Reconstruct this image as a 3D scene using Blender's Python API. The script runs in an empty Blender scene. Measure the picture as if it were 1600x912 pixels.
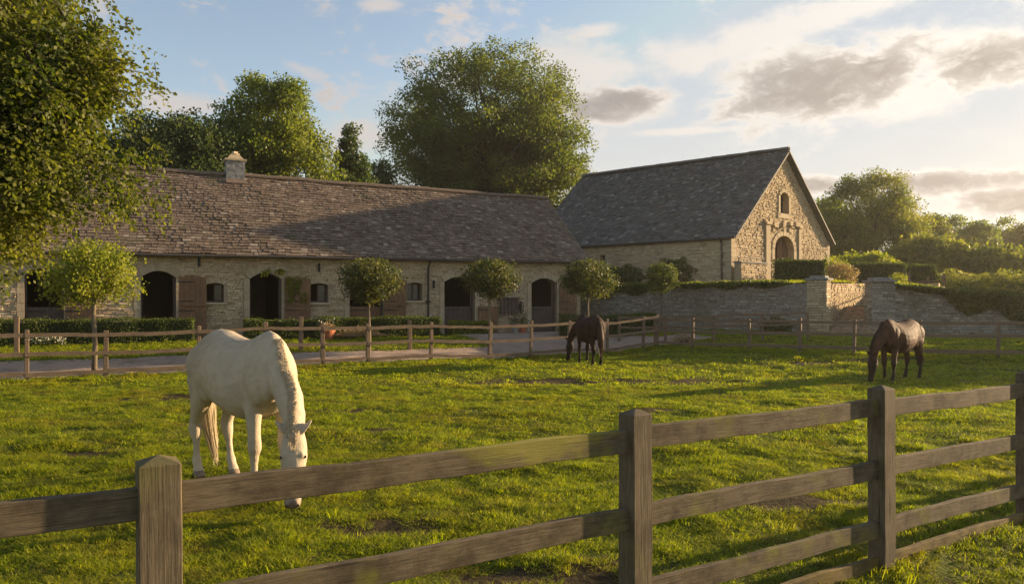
import bpy, math, random
import numpy as np
from mathutils import Vector, Matrix, noise as mnoise

random.seed(7)
RNG = np.random.default_rng(11)
SC = bpy.context.scene
COL = SC.collection
R = math.radians

# ------------------------------------------------------------------ camera, sky, sun
F = 1150.0            # focal length in pixels of the 1600 px wide frame
CH = 1.9              # camera height
HOR = 475.0           # horizon row
SUN_AZ = 23.5         # degrees forward (+Y) of +X
SUN_EL = 11.5
cam_d = bpy.data.cameras.new('camera')
cam = bpy.data.objects.new('camera', cam_d)
COL.objects.link(cam)
cam.location = (0, 0, CH)
cam.rotation_euler = (R(90), 0, 0)
cam_d.sensor_width = 36.0
cam_d.lens = F / 1600 * 36.0
cam_d.shift_y = (HOR - 456) / 1600
cam_d.clip_start = 0.05
cam_d.clip_end = 6000
SC.camera = cam
SC.view_settings.view_transform = 'Standard'
SC.view_settings.look = 'None'
SC.view_settings.gamma = 1
SC.view_settings.exposure = 1.45
try:
    SC.cycles.max_bounces = 6
    SC.cycles.transparent_max_bounces = 6
    SC.cycles.use_denoising = True
except Exception:
    pass

sunv = Vector((math.cos(R(SUN_AZ)) * math.cos(R(SUN_EL)), math.sin(R(SUN_AZ)) * math.cos(R(SUN_EL)), math.sin(R(SUN_EL))))
sd = bpy.data.lights.new('sun', 'SUN')
sd.energy = 5.0
sd.angle = R(0.6)
sd.color = (1.0, 0.72, 0.42)
sun = bpy.data.objects.new('sun', sd)
COL.objects.link(sun)
sun.rotation_euler = (-sunv).to_track_quat('-Z', 'Y').to_euler()
sun.location = (40, 20, 30)


def build_world():
    w = bpy.data.worlds.new('World')
    SC.world = w
    w.use_nodes = True
    nt = w.node_tree
    N, L = nt.nodes, nt.links
    for n in list(N):
        N.remove(n)
    out = N.new('ShaderNodeOutputWorld')
    bg = N.new('ShaderNodeBackground')
    bg.inputs['Strength'].default_value = 0.108
    L.new(bg.outputs[0], out.inputs[0])
    sky = N.new('ShaderNodeTexSky')
    sky.sky_type = 'NISHITA'
    sky.sun_disc = False
    sky.sun_elevation = R(SUN_EL)
    sky.sun_rotation = R(90 - SUN_AZ)
    sky.air_density = 1.0
    sky.dust_density = .9
    sky.ozone_density = 1.5
    tc = N.new('ShaderNodeTexCoord')
    sx = N.new('ShaderNodeSeparateXYZ')
    L.new(tc.outputs['Generated'], sx.inputs[0])

    def M(op, a, b=None, c=None, clamp=False):
        n = N.new('ShaderNodeMath')
        n.operation = op
        n.use_clamp = clamp
        for i, v in enumerate((a, b, c)):
            if v is None:
                continue
            if isinstance(v, (int, float)):
                n.inputs[i].default_value = v
            else:
                L.new(v, n.inputs[i])
        return n.outputs[0]

    def mix(f, a, b):
        n = N.new('ShaderNodeMix')
        n.data_type = 'RGBA'
        L.new(f, n.inputs[0])
        for i, v in ((6, a), (7, b)):
            if isinstance(v, tuple):
                n.inputs[i].default_value = v
            else:
                L.new(v, n.inputs[i])
        return n.outputs[2]

    def sstep(x, a, b):
        n = N.new('ShaderNodeMapRange')
        n.interpolation_type = 'SMOOTHSTEP'
        L.new(x, n.inputs[0])
        n.inputs[1].default_value = a
        n.inputs[2].default_value = b
        return n.outputs[0]
    X, Y, Z = sx.outputs
    U = M('ARCTAN2', X, Y)
    Vv = M('DIVIDE', Z, M('MAXIMUM', M('SQRT', M('ADD', M('MULTIPLY', X, X), M('MULTIPLY', Y, Y))), 0.02))
    cv = N.new('ShaderNodeCombineXYZ')
    L.new(U, cv.inputs[0])
    L.new(M('MULTIPLY', Vv, 1.7), cv.inputs[1])

    def noise(scale, det, dist=0.0, off=0.0, rough=0.55):
        n = N.new('ShaderNodeTexNoise')
        n.inputs['Scale'].default_value = scale
        n.inputs['Detail'].default_value = det
        n.inputs['Roughness'].default_value = rough
        n.inputs['Distortion'].default_value = dist
        mp = N.new('ShaderNodeMapping')
        mp.inputs['Location'].default_value = (off, off * .37, off * 1.3)
        L.new(cv.outputs[0], mp.inputs[0])
        L.new(mp.outputs[0], n.inputs['Vector'])
        return n.outputs[0]
    n1 = noise(9, 7, 0.3, 1.7)
    n2 = noise(30, 8, 0.4, 4.1, 0.65)
    n3 = noise(4.2, 5, 0.5, 8.3)
    warp = M('SUBTRACT', M('ADD', M('MULTIPLY', n1, 1.3), M('MULTIPLY', n2, .7)), 1.0)

    def blob(px, py, rx, ry, rot=0.0, amp=1.0):
        u0 = math.atan((px - 800) / F)
        c = math.cos(u0)
        v0 = (HOR - py) / F * c
        du = M('SUBTRACT', U, u0)
        dv = M('SUBTRACT', Vv, v0)
        cr, sr = math.cos(rot), math.sin(rot)
        a = M('ADD', M('MULTIPLY', du, cr), M('MULTIPLY', dv, sr))
        b = M('SUBTRACT', M('MULTIPLY', dv, cr), M('MULTIPLY', du, sr))
        a = M('DIVIDE', a, rx / F * c * c)
        b = M('DIVIDE', b, ry / F * c)
        d2 = M('SQRT', M('ADD', M('MULTIPLY', a, a), M('MULTIPLY', b, b)))
        return M('MULTIPLY', M('MAXIMUM', M('SUBTRACT', 1.25, d2), 0.0), amp)
    # heavy grey clouds with glowing rims
    heavy = [(1275, 130, 185, 62, .16), (1205, 158, 130, 34, .1), (1370, 105, 80, 44, 0), (1540, 100, 100, 46, .05), (975, 155, 85, 26, .05),
             (930, 170, 70, 24, .0), (1470, 283, 190, 24, -.05), (1275, 288, 70, 17, 0), (1590, 315, 110, 26, -.2), (700, 250, 40, 16, .1),
             (-900, 200, 500, 70, .1), (2600, 260, 420, 60, 0), (2150, 130, 200, 40, .1), (-200, 120, 90, 20, .1)]
    light = [(1060, 90, 80, 46, .1), (1190, 58, 110, 46, .25), (1320, 18, 170, 34, .15), (900, 105, 110, 50, -.2), (1290, 125, 225, 84, .14), (1545, 95, 120, 66, 0), (965, 160, 105, 40, 0), (255, 165, 95, 26, .1), (470, 108, 40, 15, -.3),
             (595, 8, 36, 12, .1), (1530, 60, 80, 22, -.3), (940, 45, 45, 14, .1), (1420, 150, 160, 50, .15), (560, 210, 70, 30, .1), (1080, 205, 120, 8, 0)]

    def union(lst):
        cur = None
        for b in lst:
            o = blob(*b)
            cur = o if cur is None else M('MAXIMUM', cur, o)
        return cur
    H = M('ADD', union(heavy), M('MULTIPLY', warp, 1.35))
    Lg = M('ADD', union(light), M('MULTIPLY', warp, 1.7))
    aH = sstep(H, .08, .50)
    core = sstep(M('ADD', H, M('MULTIPLY', M('SUBTRACT', n2, .5), .9)), .24, 1.0)
    aL = M('MULTIPLY', sstep(Lg, .0, .95), .8)
    wisps = M('MULTIPLY', sstep(M('ADD', n3, M('MULTIPLY', n2, .25)), .62, .9), .30)
    # forward scattering towards the sun brightens the cloud rims
    dot = N.new('ShaderNodeVectorMath')
    dot.operation = 'DOT_PRODUCT'
    L.new(tc.outputs['Generated'], dot.inputs[0])
    dot.inputs[1].default_value = sunv
    glow = sstep(dot.outputs['Value'], .15, .98)
    tint = N.new('ShaderNodeMix')
    tint.data_type = 'RGBA'
    tint.blend_type = 'MULTIPLY'
    tint.inputs[0].default_value = 1
    L.new(sky.outputs[0], tint.inputs[6])
    tint.inputs[7].default_value = (1.06, .90, .81, 1)
    lim = N.new('ShaderNodeMix')
    lim.data_type = 'RGBA'
    lim.blend_type = 'DARKEN'
    lim.inputs[0].default_value = .92
    L.new(tint.outputs[2], lim.inputs[6])
    L.new(mix(sstep(Vv, .02, .38), (2.72, 2.62, 2.42, 1), (1.98, 2.2, 2.42, 1)), lim.inputs[7])
    skyc = lim.outputs[2]
    lightc = mix(glow, (2.35, 2.1, 1.95, 1), (3.7, 3.45, 3.1, 1))
    corec = mix(glow, (1.2, 1.12, 1.12, 1), (1.7, 1.5, 1.32, 1))
    c = mix(wisps, skyc, lightc)
    c = mix(aL, c, lightc)
    c = mix(aH, c, lightc)
    corev = mix(sstep(n1, .35, .7), corec, lightc)
    cm = mix(M('MULTIPLY', core, .35), c, corev)
    c = mix(core, cm, mix(M('MULTIPLY', sstep(n2, .42, .75), .35), corec, lightc))
    # clouds only above the horizon
    up = sstep(Vv, -.02, .02)
    c = mix(up, skyc, c)
    L.new(c, bg.inputs[0])


build_world()

# ------------------------------------------------------------------ helpers


def sst(a, b, x):
    t = np.clip((x - a) / (b - a), 0, 1)
    return t * t * (3 - 2 * t)


def tag(o, label=None, cat=None, group=None, kind=None):
    if label:
        o['label'] = label
    if cat:
        o['category'] = cat
    if group:
        o['group'] = group
    if kind:
        o['kind'] = kind
    return o


def link(name, me, mat=None, parent=None):
    o = bpy.data.objects.new(name, me)
    COL.objects.link(o)
    if me is not None and mat is not None and hasattr(me, 'materials') and len(me.materials) == 0:
        me.materials.append(mat)
    if parent is not None:
        o.parent = parent
    return o


def empty(name, loc=(0, 0, 0), rz=0):
    o = bpy.data.objects.new(name, None)
    o.empty_display_size = .2
    COL.objects.link(o)
    o.location = loc
    o.rotation_euler = (0, 0, rz)
    return o


def mesh_np(name, V, Fc, tint=None, smooth=False):
    V = np.asarray(V, dtype=np.float32)
    Fc = np.asarray(Fc, dtype=np.int32)
    me = bpy.data.meshes.new(name)
    n, k = Fc.shape
    me.vertices.add(len(V))
    me.vertices.foreach_set('co', V.ravel())
    me.loops.add(n * k)
    me.loops.foreach_set('vertex_index', Fc.ravel())
    me.polygons.add(n)
    me.polygons.foreach_set('loop_start', np.arange(0, n * k, k, dtype=np.int32))
    if smooth:
        me.polygons.foreach_set('use_smooth', np.ones(n, dtype=bool))
    me.update(calc_edges=True)
    if tint is not None:
        a = me.attributes.new('tint', 'FLOAT', 'FACE')
        a.data.foreach_set('value', np.asarray(tint, dtype=np.float32))
    return me


class MB:
    """collects quads/tris and builds ONE mesh"""

    def __init__(s):
        s.v, s.f, s.t = [], [], []

    def quadbox(s, c8, tint=.5, skip=()):
        i = len(s.v)
        s.v += [tuple(p) for p in c8]
        fs = [(0, 3, 2, 1), (4, 5, 6, 7), (0, 1, 5, 4), (1, 2, 6, 5), (2, 3, 7, 6), (3, 0, 4, 7)]
        for k, f in enumerate(fs):
            if k in skip:
                continue
            s.f.append(tuple(i + a for a in f))
            s.t.append(tint)

    def box(s, o, a, b, c, tint=.5, skip=()):
        """o corner, a,b,c edge vectors"""
        o, a, b, c = Vector(o), Vector(a), Vector(b), Vector(c)
        s.quadbox([o, o + a, o + a + b, o + b, o + c, o + a + c, o + a + b + c, o + b + c], tint, skip)

    def cbox(s, ctr, size, rz=0, tint=.5, ax=None):
        if ax is None:
            a = Vector((math.cos(rz), math.sin(rz), 0))
            b = Vector((-math.sin(rz), math.cos(rz), 0))
            c = Vector((0, 0, 1))
        else:
            a, b, c = [Vector(q).normalized() for q in ax]
        a, b, c = a * size[0], b * size[1], c * size[2]
        o = Vector(ctr) - a / 2 - b / 2 - c / 2
        s.box(o, a, b, c, tint)

    def face(s, pts, tint=.5):
        i = len(s.v)
        s.v += [tuple(p) for p in pts]
        s.f.append(tuple(range(i, i + len(pts))))
        s.t.append(tint)

    def prism(s, poly, ext, tint=.5):
        """poly: list of points, ext: extrusion vector"""
        n = len(poly)
        i = len(s.v)
        e = Vector(ext)
        s.v += [tuple(p) for p in poly] + [tuple(Vector(p) + e) for p in poly]
        s.f.append(tuple(i + k for k in range(n))[::-1])
        s.t.append(tint)
        s.f.append(tuple(i + n + k for k in range(n)))
        s.t.append(tint)
        for k in range(n):
            a, b = i + k, i + (k + 1) % n
            s.f.append((a, b, b + n, a + n))
            s.t.append(tint)

    def tube(s, pts, rad, n=8, tint=.5, cap=True):
        pts = [Vector(p) for p in pts]
        base = len(s.v)
        m = len(pts)
        if isinstance(rad, (int, float)):
            rad = [rad] * m
        up0 = Vector((0.13, 0.07, 1)).normalized()
        for k, p in enumerate(pts):
            d = (pts[min(k + 1, m - 1)] - pts[max(k - 1, 0)])
            if d.length < 1e-9:
                d = Vector((0, 0, 1))
            d.normalize()
            u = up0 if abs(d.dot(up0)) < .95 else Vector((1, 0.1, 0)).normalized()
            a = d.cross(u).normalized()
            b = d.cross(a)
            for j in range(n):
                t = 2 * math.pi * j / n
                s.v.append(tuple(p + (a * math.cos(t) + b * math.sin(t)) * rad[k]))
        for k in range(m - 1):
            for j in range(n):
                a, b = base + k * n + j, base + k * n + (j + 1) % n
                s.f.append((a, b, b + n, a + n))
                s.t.append(tint)
        if cap:
            s.f.append(tuple(base + j for j in range(n))[::-1])
            s.t.append(tint)
            s.f.append(tuple(base + (m - 1) * n + j for j in range(n)))
            s.t.append(tint)

    def lathe(s, c, prof, n=14, tint=.5):
        base = len(s.v)
        for r, z in prof:
            for j in range(n):
                t = 2 * math.pi * j / n
                s.v.append((c[0] + r * math.cos(t), c[1] + r * math.sin(t), c[2] + z))
        for k in range(len(prof) - 1):
            for j in range(n):
                a, b = base + k * n + j, base + k * n + (j + 1) % n
                s.f.append((a, b, b + n, a + n))
                s.t.append(tint)

    def mesh(s, name, smooth=False):
        me = bpy.data.meshes.new(name)
        me.from_pydata(s.v, [], s.f)
        me.update()
        a = me.attributes.new('tint', 'FLOAT', 'FACE')
        a.data.foreach_set('value', np.asarray(s.t, dtype=np.float32))
        if smooth:
            me.polygons.foreach_set('use_smooth', np.ones(len(me.polygons), dtype=bool))
        return me

    def build(s, name, mat, parent=None, smooth=False):
        return link(name, s.mesh(name, smooth), mat, parent)


def bevel(o, w=.006, seg=2):
    m = o.modifiers.new('bevel', 'BEVEL')
    m.width = w
    m.segments = seg
    m.limit_method = 'ANGLE'
    return o


# ------------------------------------------------------------------ materials
class NT:
    def __init__(s, name, rough=.85, spec=.25):
        s.m = bpy.data.materials.new(name)
        s.m.use_nodes = True
        s.nt = s.m.node_tree
        s.N, s.L = s.nt.nodes, s.nt.links
        s.b = s.N['Principled BSDF']
        s.out = s.N['Material Output']
        s.b.inputs['Roughness'].default_value = rough
        s.b.inputs['Specular IOR Level'].default_value = spec

    def set(s, sock, v):
        if isinstance(v, (int, float, tuple)):
            sock.default_value = v
        else:
            s.L.new(v, sock)

    def math(s, op, a, b=0.0, clamp=False):
        n = s.N.new('ShaderNodeMath')
        n.operation = op
        n.use_clamp = clamp
        s.set(n.inputs[0], a)
        s.set(n.inputs[1], b)
        return n.outputs[0]

    def coord(s, kind='Object', scale=(1, 1, 1), rot=(0, 0, 0)):
        if kind == 'World':
            g = s.N.new('ShaderNodeNewGeometry').outputs['Position']
        else:
            g = s.N.new('ShaderNodeTexCoord').outputs[kind]
        mp = s.N.new('ShaderNodeMapping')
        mp.inputs['Scale'].default_value = scale
        mp.inputs['Rotation'].default_value = rot
        s.L.new(g, mp.inputs[0])
        return mp.outputs[0]

    def noise(s, vec, scale, det=4, rough=.55, dist=0.0):
        n = s.N.new('ShaderNodeTexNoise')
        n.inputs['Scale'].default_value = scale
        n.inputs['Detail'].default_value = det
        n.inputs['Roughness'].default_value = rough
        n.inputs['Distortion'].default_value = dist
        s.L.new(vec, n.inputs['Vector'])
        return n.outputs[0]

    def voro(s, vec, scale, feat='F1'):
        n = s.N.new('ShaderNodeTexVoronoi')
        n.feature = feat
        n.inputs['Scale'].default_value = scale
        s.L.new(vec, n.inputs['Vector'])
        return n

    def rng(s, x, a, b, c=0.0, d=1.0, smooth=True):
        n = s.N.new('ShaderNodeMapRange')
        if smooth:
            n.interpolation_type = 'SMOOTHSTEP'
        s.set(n.inputs[0], x)
        for i, v in enumerate((a, b, c, d)):
            n.inputs[i + 1].default_value = v
        return n.outputs[0]

    def mix(s, f, a, b, mode='MIX'):
        n = s.N.new('ShaderNodeMix')
        n.data_type = 'RGBA'
        n.blend_type = mode
        s.set(n.inputs[0], f)
        for i, v in ((6, a), (7, b)):
            if isinstance(v, tuple) and len(v) == 3:
                v = (*v, 1)
            s.set(n.inputs[i], v)
        return n.outputs[2]

    def ramp(s, x, stops):
        n = s.N.new('ShaderNodeValToRGB')
        e = n.color_ramp.elements
        while len(e) < len(stops):
            e.new(.5)
        for el, (p, c) in zip(e, stops):
            el.position = p
            el.color = (*c, 1)
        s.set(n.inputs[0], x)
        return n.outputs[0]

    def attr(s, name='tint'):
        n = s.N.new('ShaderNodeAttribute')
        n.attribute_name = name
        return n.outputs['Fac']

    def rand(s):
        return s.N.new('ShaderNodeObjectInfo').outputs['Random']

    def bump(s, h, strength=.5, dist=.02, prev=None):
        n = s.N.new('ShaderNodeBump')
        n.inputs['Strength'].default_value = strength
        n.inputs['Distance'].default_value = dist
        s.set(n.inputs['Height'], h)
        if prev is not None:
            s.L.new(prev, n.inputs['Normal'])
        s.L.new(n.outputs[0], s.b.inputs['Normal'])
        return n.outputs[0]

    def color(s, c):
        if isinstance(c, tuple) and len(c) == 3:
            c = (*c, 1)
        s.set(s.b.inputs['Base Color'], c)
        return s.m


def mat_stone(name, stops, stain=(.20, .165, .105), amt=.45, lichen=(.46, .41, .31)):
    m = NT(name, .92, .15)
    v = m.coord('World')
    n1 = m.noise(v, 14, 5, .65)
    n2 = m.noise(v, 1.1, 4, .6)
    n3 = m.noise(v, 60, 3, .6)
    c = m.ramp(m.attr(), stops)
    c = m.mix(m.rng(n1, .35, .75, 0, .45), c, lichen)
    c = m.mix(m.rng(n2, .50, .72, 0, amt), c, stain)
    c = m.mix(m.rng(n3, .3, .7, 0, .35), c, m.mix(1.0, c, (.6, .56, .5), 'MULTIPLY'))
    h = m.math('ADD', n1, m.math('MULTIPLY', n3, .5))
    m.bump(h, .9, .02)
    return m.color(c)


LIME = [(0, (.33, .24, .145)), (.3, (.50, .385, .245)), (.7, (.60, .48, .32)), (1, (.68, .58, .42))]
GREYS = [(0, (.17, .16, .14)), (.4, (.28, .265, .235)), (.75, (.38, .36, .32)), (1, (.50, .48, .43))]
M_lime = mat_stone('limestone', LIME)
M_dress = mat_stone('dressed_limestone', [(0, (.40, .32, .215)), (1, (.54, .45, .31))], amt=.3)
M_mort = mat_stone('lime_mortar', [(0, (.36, .28, .185)), (1, (.40, .31, .21))], amt=.3)
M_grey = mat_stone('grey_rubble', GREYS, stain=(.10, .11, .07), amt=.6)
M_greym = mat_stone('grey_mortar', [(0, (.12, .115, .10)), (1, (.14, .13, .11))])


def mat_slate(name, base):
    m = NT(name, .75, .3)
    v = m.coord('World')
    n1 = m.noise(v, 2.0, 5, .6)
    n2 = m.noise(v, 26, 4, .7)
    n3 = m.noise(v, 7, 5, .7)
    c = m.ramp(m.attr(), base)
    c = m.mix(m.rng(n1, .45, .75, 0, .5), c, (.15, .11, .075))
    c = m.mix(m.rng(n3, .58, .68, 0, .75), c, (.25, .23, .19))
    c = m.mix(m.rng(n2, .58, .70, 0, .6), c, (.42, .39, .33))
    c = m.mix(m.rng(m.noise(v, 1.1, 6, .75), .55, .66, 0, .45), c, (.075, .085, .03))
    m.bump(m.math('ADD', n2, n3), .7, .015)
    return m.color(c)


M_slate = mat_slate('stone_slate', [(0, (.085, .059, .043)), (.5, (.155, .112, .082)), (.85, (.21, .158, .118)), (1, (.30, .25, .20))])
M_slateb = mat_slate('blue_slate', [(0, (.064, .062, .060)), (.5, (.115, .110, .104)), (.88, (.165, .158, .148)), (1, (.27, .26, .24))])


def mat_wood(name, c0, c1, axis=0, grain=1.0, moss=.5, mossc=(.12, .13, .03), rough=.85, patch=None):
    m = NT(name, rough, .2)
    sc = [26, 26, 26]
    sc[axis] = 1.6
    oi = m.N.new('ShaderNodeObjectInfo')
    tc = m.N.new('ShaderNodeTexCoord')
    add = m.N.new('ShaderNodeVectorMath')
    add.operation = 'MULTIPLY_ADD'
    m.L.new(oi.outputs['Location'], add.inputs[0])
    add.inputs[1].default_value = (3.1, 3.7, 2.9)
    m.L.new(tc.outputs['Object'], add.inputs[2])
    mp = m.N.new('ShaderNodeMapping')
    mp.inputs['Scale'].default_value = sc
    m.L.new(add.outputs[0], mp.inputs[0])
    g = m.noise(mp.outputs[0], 3.6, 6, .75, .25)
    sc2 = [150, 150, 150]
    sc2[axis] = 3
    mp2 = m.N.new('ShaderNodeMapping')
    mp2.inputs['Scale'].default_value = sc2
    m.L.new(add.outputs[0], mp2.inputs[0])
    g2 = m.noise(mp2.outputs[0], 1.0, 4, .7)
    big = m.noise(add.outputs[0], 2.2, 4, .6)
    big2 = m.noise(add.outputs[0], 5.5, 5, .65)
    c = m.mix(m.rng(g, .3, .72), c0, c1)
    c = m.mix(m.rng(g2, .52, .66, 0, .6), c, tuple(k * .35 for k in c0))
    c = m.mix(m.rng(big2, .40, .68, 0, moss), c, tuple(k * .48 for k in c0))
    knot = m.voro(mp.outputs[0], .55)
    c = m.mix(m.rng(knot.outputs['Distance'], .05, .16, .75, 0), c, tuple(k * .3 for k in c0))
    c = m.mix(m.rng(big, .53, .72, 0, moss), c, mossc)
    if patch:
        sp = m.N.new('ShaderNodeSeparateXYZ')
        m.L.new(tc.outputs['Object'], sp.inputs[0])
        f = m.math('SUBTRACT', 1.0, m.math('ABSOLUTE', m.math('DIVIDE', m.math('SUBTRACT', sp.outputs[0], patch[0]), patch[1])))
        f = m.math('ADD', f, m.math('MULTIPLY', m.math('SUBTRACT', big2, .5), 1.6))
        f = m.math('ADD', f, m.math('MULTIPLY', sp.outputs[2], 6.0))
        f = m.math('ADD', f, m.math('MULTIPLY', m.math('SUBTRACT', g, .5), .9))
        c = m.mix(m.rng(f, .1, .9, 0, .62), c, (.29, .27, .04))
    m.bump(m.math('ADD', g, m.math('MULTIPLY', g2, .7)), .8 * grain, .006)
    return m.color(c)


M_fence = mat_wood('weathered_rail_wood', (.10, .078, .050), (.19, .15, .098), 0, .7, .75, (.17, .17, .03))
M_mossrail = mat_wood('lichened_rail_wood', (.10, .078, .050), (.19, .15, .098), 0, .7, .75, (.17, .17, .03), .85, (1.72, .5))
M_post = mat_wood('weathered_post_wood', (.10, .078, .051), (.19, .15, .098), 2, .7, .5, (.11, .11, .03))
M_kick = mat_wood('mossy_board_wood', (.13, .10, .045), (.24, .17, .06), 0, 1.0, .8, (.14, .11, .02))
M_farfence = mat_wood('pale_fence_wood', (.15, .105, .07), (.24, .175, .125), 0, .6, .2, (.15, .13, .06))
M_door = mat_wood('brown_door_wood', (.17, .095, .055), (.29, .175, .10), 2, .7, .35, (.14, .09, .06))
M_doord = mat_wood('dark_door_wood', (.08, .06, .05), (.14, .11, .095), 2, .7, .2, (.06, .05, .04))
M_bark = mat_wood('bark', (.05, .038, .027), (.12, .095, .07), 2, 1.5, .4, (.07, .08, .03))
M_stem = mat_wood('sapling_bark', (.15, .12, .085), (.24, .19, .14), 2, 1, .3, (.09, .10, .04))


def mat_plain(name, c, rough=.6, metal=0.0, nscale=20, var=.25, spec=.3):
    m = NT(name, rough, spec)
    n = m.noise(m.coord('Object'), nscale, 4, .6)
    cc = m.mix(m.rng(n, .3, .7), tuple(k * (1 - var) for k in c), tuple(min(1, k * (1 + var)) for k in c))
    m.b.inputs['Metallic'].default_value = metal
    m.bump(n, .2, .005)
    return m.color(cc)


M_iron = mat_plain('black_iron', (.03, .028, .027), .5, .3)
M_lead = mat_plain('lead_gutter', (.085, .075, .07), .6, .2)
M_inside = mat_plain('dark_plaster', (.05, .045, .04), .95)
M_glass = mat_plain('dusty_pane', (.03, .034, .04), .15, 0, 6, .4, .6)
M_terra = mat_plain('terracotta', (.42, .14, .07), .85)
M_slab = mat_plain('coping_stone', (.24, .235, .22), .95, 0, 12, .35)
M_step = mat_plain('worn_step_stone', (.30, .22, .155), .95, 0, 9, .45)
M_paint = mat_plain('chimney_render', (.20, .205, .205), .9, 0, 9, .5)
M_white = mat_plain('white_petals', (.50, .46, .40), .8)
M_core = mat_plain('hedge_core', (.018, .026, .010), .95)
M_black = mat_plain('black_leather', (.012, .011, .011), .45)
M_eye = mat_plain('eye_dark', (.008, .006, .005), .08, 0, 10, .1, .6)


def mat_leaf(name, c0, c1, c2, trans=.45, scale=.5, tcol=1.6):
    m = NT(name, .55, .3)
    v = m.coord('World')
    n = m.noise(v, scale, 4, .6)
    c = m.ramp(m.attr(), [(0, c0), (.6, c1), (1, c2)])
    c = m.mix(m.rng(n, .38, .68, 0, .6), c, c2)
    c = m.mix(m.rng(n, .30, .45, .6, 0), c, c0)
    m.color(c)
    tr = m.N.new('ShaderNodeBsdfTranslucent')
    tcn = m.mix(1.0, c, (1.0 * tcol, 1.05 * tcol, .45 * tcol), 'MULTIPLY')
    m.L.new(tcn, tr.inputs[0])
    mx = m.N.new('ShaderNodeMixShader')
    mx.inputs[0].default_value = trans
    m.L.new(m.b.outputs[0], mx.inputs[1])
    m.L.new(tr.outputs[0], mx.inputs[2])
    m.L.new(mx.outputs[0], m.out.inputs[0])
    return m.m


ML_near = mat_leaf('near_tree_leaf', (.032, .052, .010), (.080, .105, .014), (.19, .185, .03), .5, .9)
ML_big = mat_leaf('lime_tree_leaf', (.048, .076, .018), (.085, .118, .022), (.155, .165, .032), .5, .25)
ML_mid = mat_leaf('maple_leaf', (.060, .095, .018), (.115, .155, .022), (.21, .22, .035), .5, .3)
ML_dark = mat_leaf('dark_tree_leaf', (.035, .062, .020), (.058, .088, .026), (.09, .115, .03), .4, .4)
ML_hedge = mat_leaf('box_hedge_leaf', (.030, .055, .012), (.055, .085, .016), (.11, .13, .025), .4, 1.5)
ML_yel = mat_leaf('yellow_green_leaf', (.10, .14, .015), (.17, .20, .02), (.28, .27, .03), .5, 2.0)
ML_pomp = mat_leaf('standard_tree_leaf', (.028, .048, .012), (.055, .075, .018), (.12, .11, .03), .4, 1.5)
ML_wood = mat_leaf('woodland_leaf', (.040, .062, .014), (.115, .145, .024), (.25, .235, .04), .5, .35)
ML_dry = mat_leaf('dry_brown_leaf', (.20, .13, .07), (.34, .23, .13), (.45, .32, .18), .35, 3.0, 1.0)
ML_ivy = mat_leaf('ivy_leaf', (.045, .072, .014), (.080, .108, .020), (.13, .145, .03), .4, 1.0)

# shared patchiness used by the blades and by the soil beneath them


def patch_nodes(m):
    v = m.coord('World')
    vs = m.coord('World', (1, 1, 0))
    a = m.noise(vs, .55, 5, .6)
    b = m.noise(vs, 2.6, 4, .6)
    c = m.noise(vs, 9, 3, .6)
    return vs, a, b, c


def mat_grass():
    m = NT('grass_blade', .6, .25)
    vs, a, b, c = patch_nodes(m)
    col = m.ramp(m.attr(), [(0, (.10, .14, .010)), (.5, (.23, .265, .013)), (.85, (.31, .32, .02)), (1, (.44, .37, .11))])
    col = m.mix(m.rng(a, .48, .66, 0, .6), col, (.28, .24, .024))
    col = m.mix(m.rng(b, .52, .70, 0, .75), col, (.065, .098, .014))
    col = m.mix(m.rng(m.noise(vs, 1.25, 4, .65), .54, .70, 0, .6), col, (.15, .105, .035))
    col = m.mix(m.rng(c, .58, .75, 0, .5), col, (.10, .08, .028))
    m.color(col)
    tr = m.N.new('ShaderNodeBsdfTranslucent')
    tcn = m.mix(1.0, col, (1.9, 2.0, .55), 'MULTIPLY')
    m.L.new(tcn, tr.inputs[0])
    mx = m.N.new('ShaderNodeMixShader')
    mx.inputs[0].default_value = .5
    m.L.new(m.b.outputs[0], mx.inputs[1])
    m.L.new(tr.outputs[0], mx.inputs[2])
    m.L.new(mx.outputs[0], m.out.inputs[0])
    return m.m


def mat_ground():
    m = NT('turf_and_soil', .95, .1)
    vs, a, b, c = patch_nodes(m)
    col = m.mix(m.rng(b, .35, .65), (.075, .095, .012), (.13, .14, .016))
    col = m.mix(m.rng(c, .52, .70, 0, .7), col, (.06, .045, .022))
    soil = m.math('ADD', m.attr('soil'), m.math('MULTIPLY', m.math('SUBTRACT', c, .5), .9))
    col = m.mix(m.rng(soil, .30, .6), col, m.mix(m.rng(m.noise(vs, 14, 4, .7), .35, .65), (.028, .020, .011), (.085, .065, .028)))
    v = m.coord('World')
    f = m.noise(v, 22, 4, .7)
    m.bump(m.math('ADD', c, f), 1.0, .04)
    return m.color(col)


def mat_gravel():
    m = NT('gravel', .95, .15)
    v = m.coord('World')
    vo = m.voro(v, 38)
    n = m.noise(v, 1.3, 5, .6)
    n2 = m.noise(v, 30, 3, .6)
    c = m.mix(m.rng(n2, .3, .7), (.27, .20, .155), (.42, .33, .265))
    c = m.mix(m.rng(n, .45, .7, 0, .6), c, (.19, .14, .10))
    c = m.mix(m.rng(n, .66, .76, 0, .5), c, (.09, .11, .03))
    m.bump(vo.outputs['Distance'], .9, .02)
    return m.color(c)


M_grass = mat_grass()
M_ground = mat_ground()
M_gravel = mat_gravel()

# ------------------------------------------------------------------ plan of the place
SO = np.array((-9.98, 28.0))
SU = np.array((.882, .471))
SU = SU / np.linalg.norm(SU)
SV = np.array((-SU[1], SU[0]))
TO = np.array((12.81, 30.0))             # front right corner of the left gate pier
TU = np.array((-.773, .635))
TN = np.array((.635, .773))              # points into the terrace
ZS = .62


def q_of(x, y):
    return (x - SO[0]) * SV[0] + (y - SO[1]) * SV[1]


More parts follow.
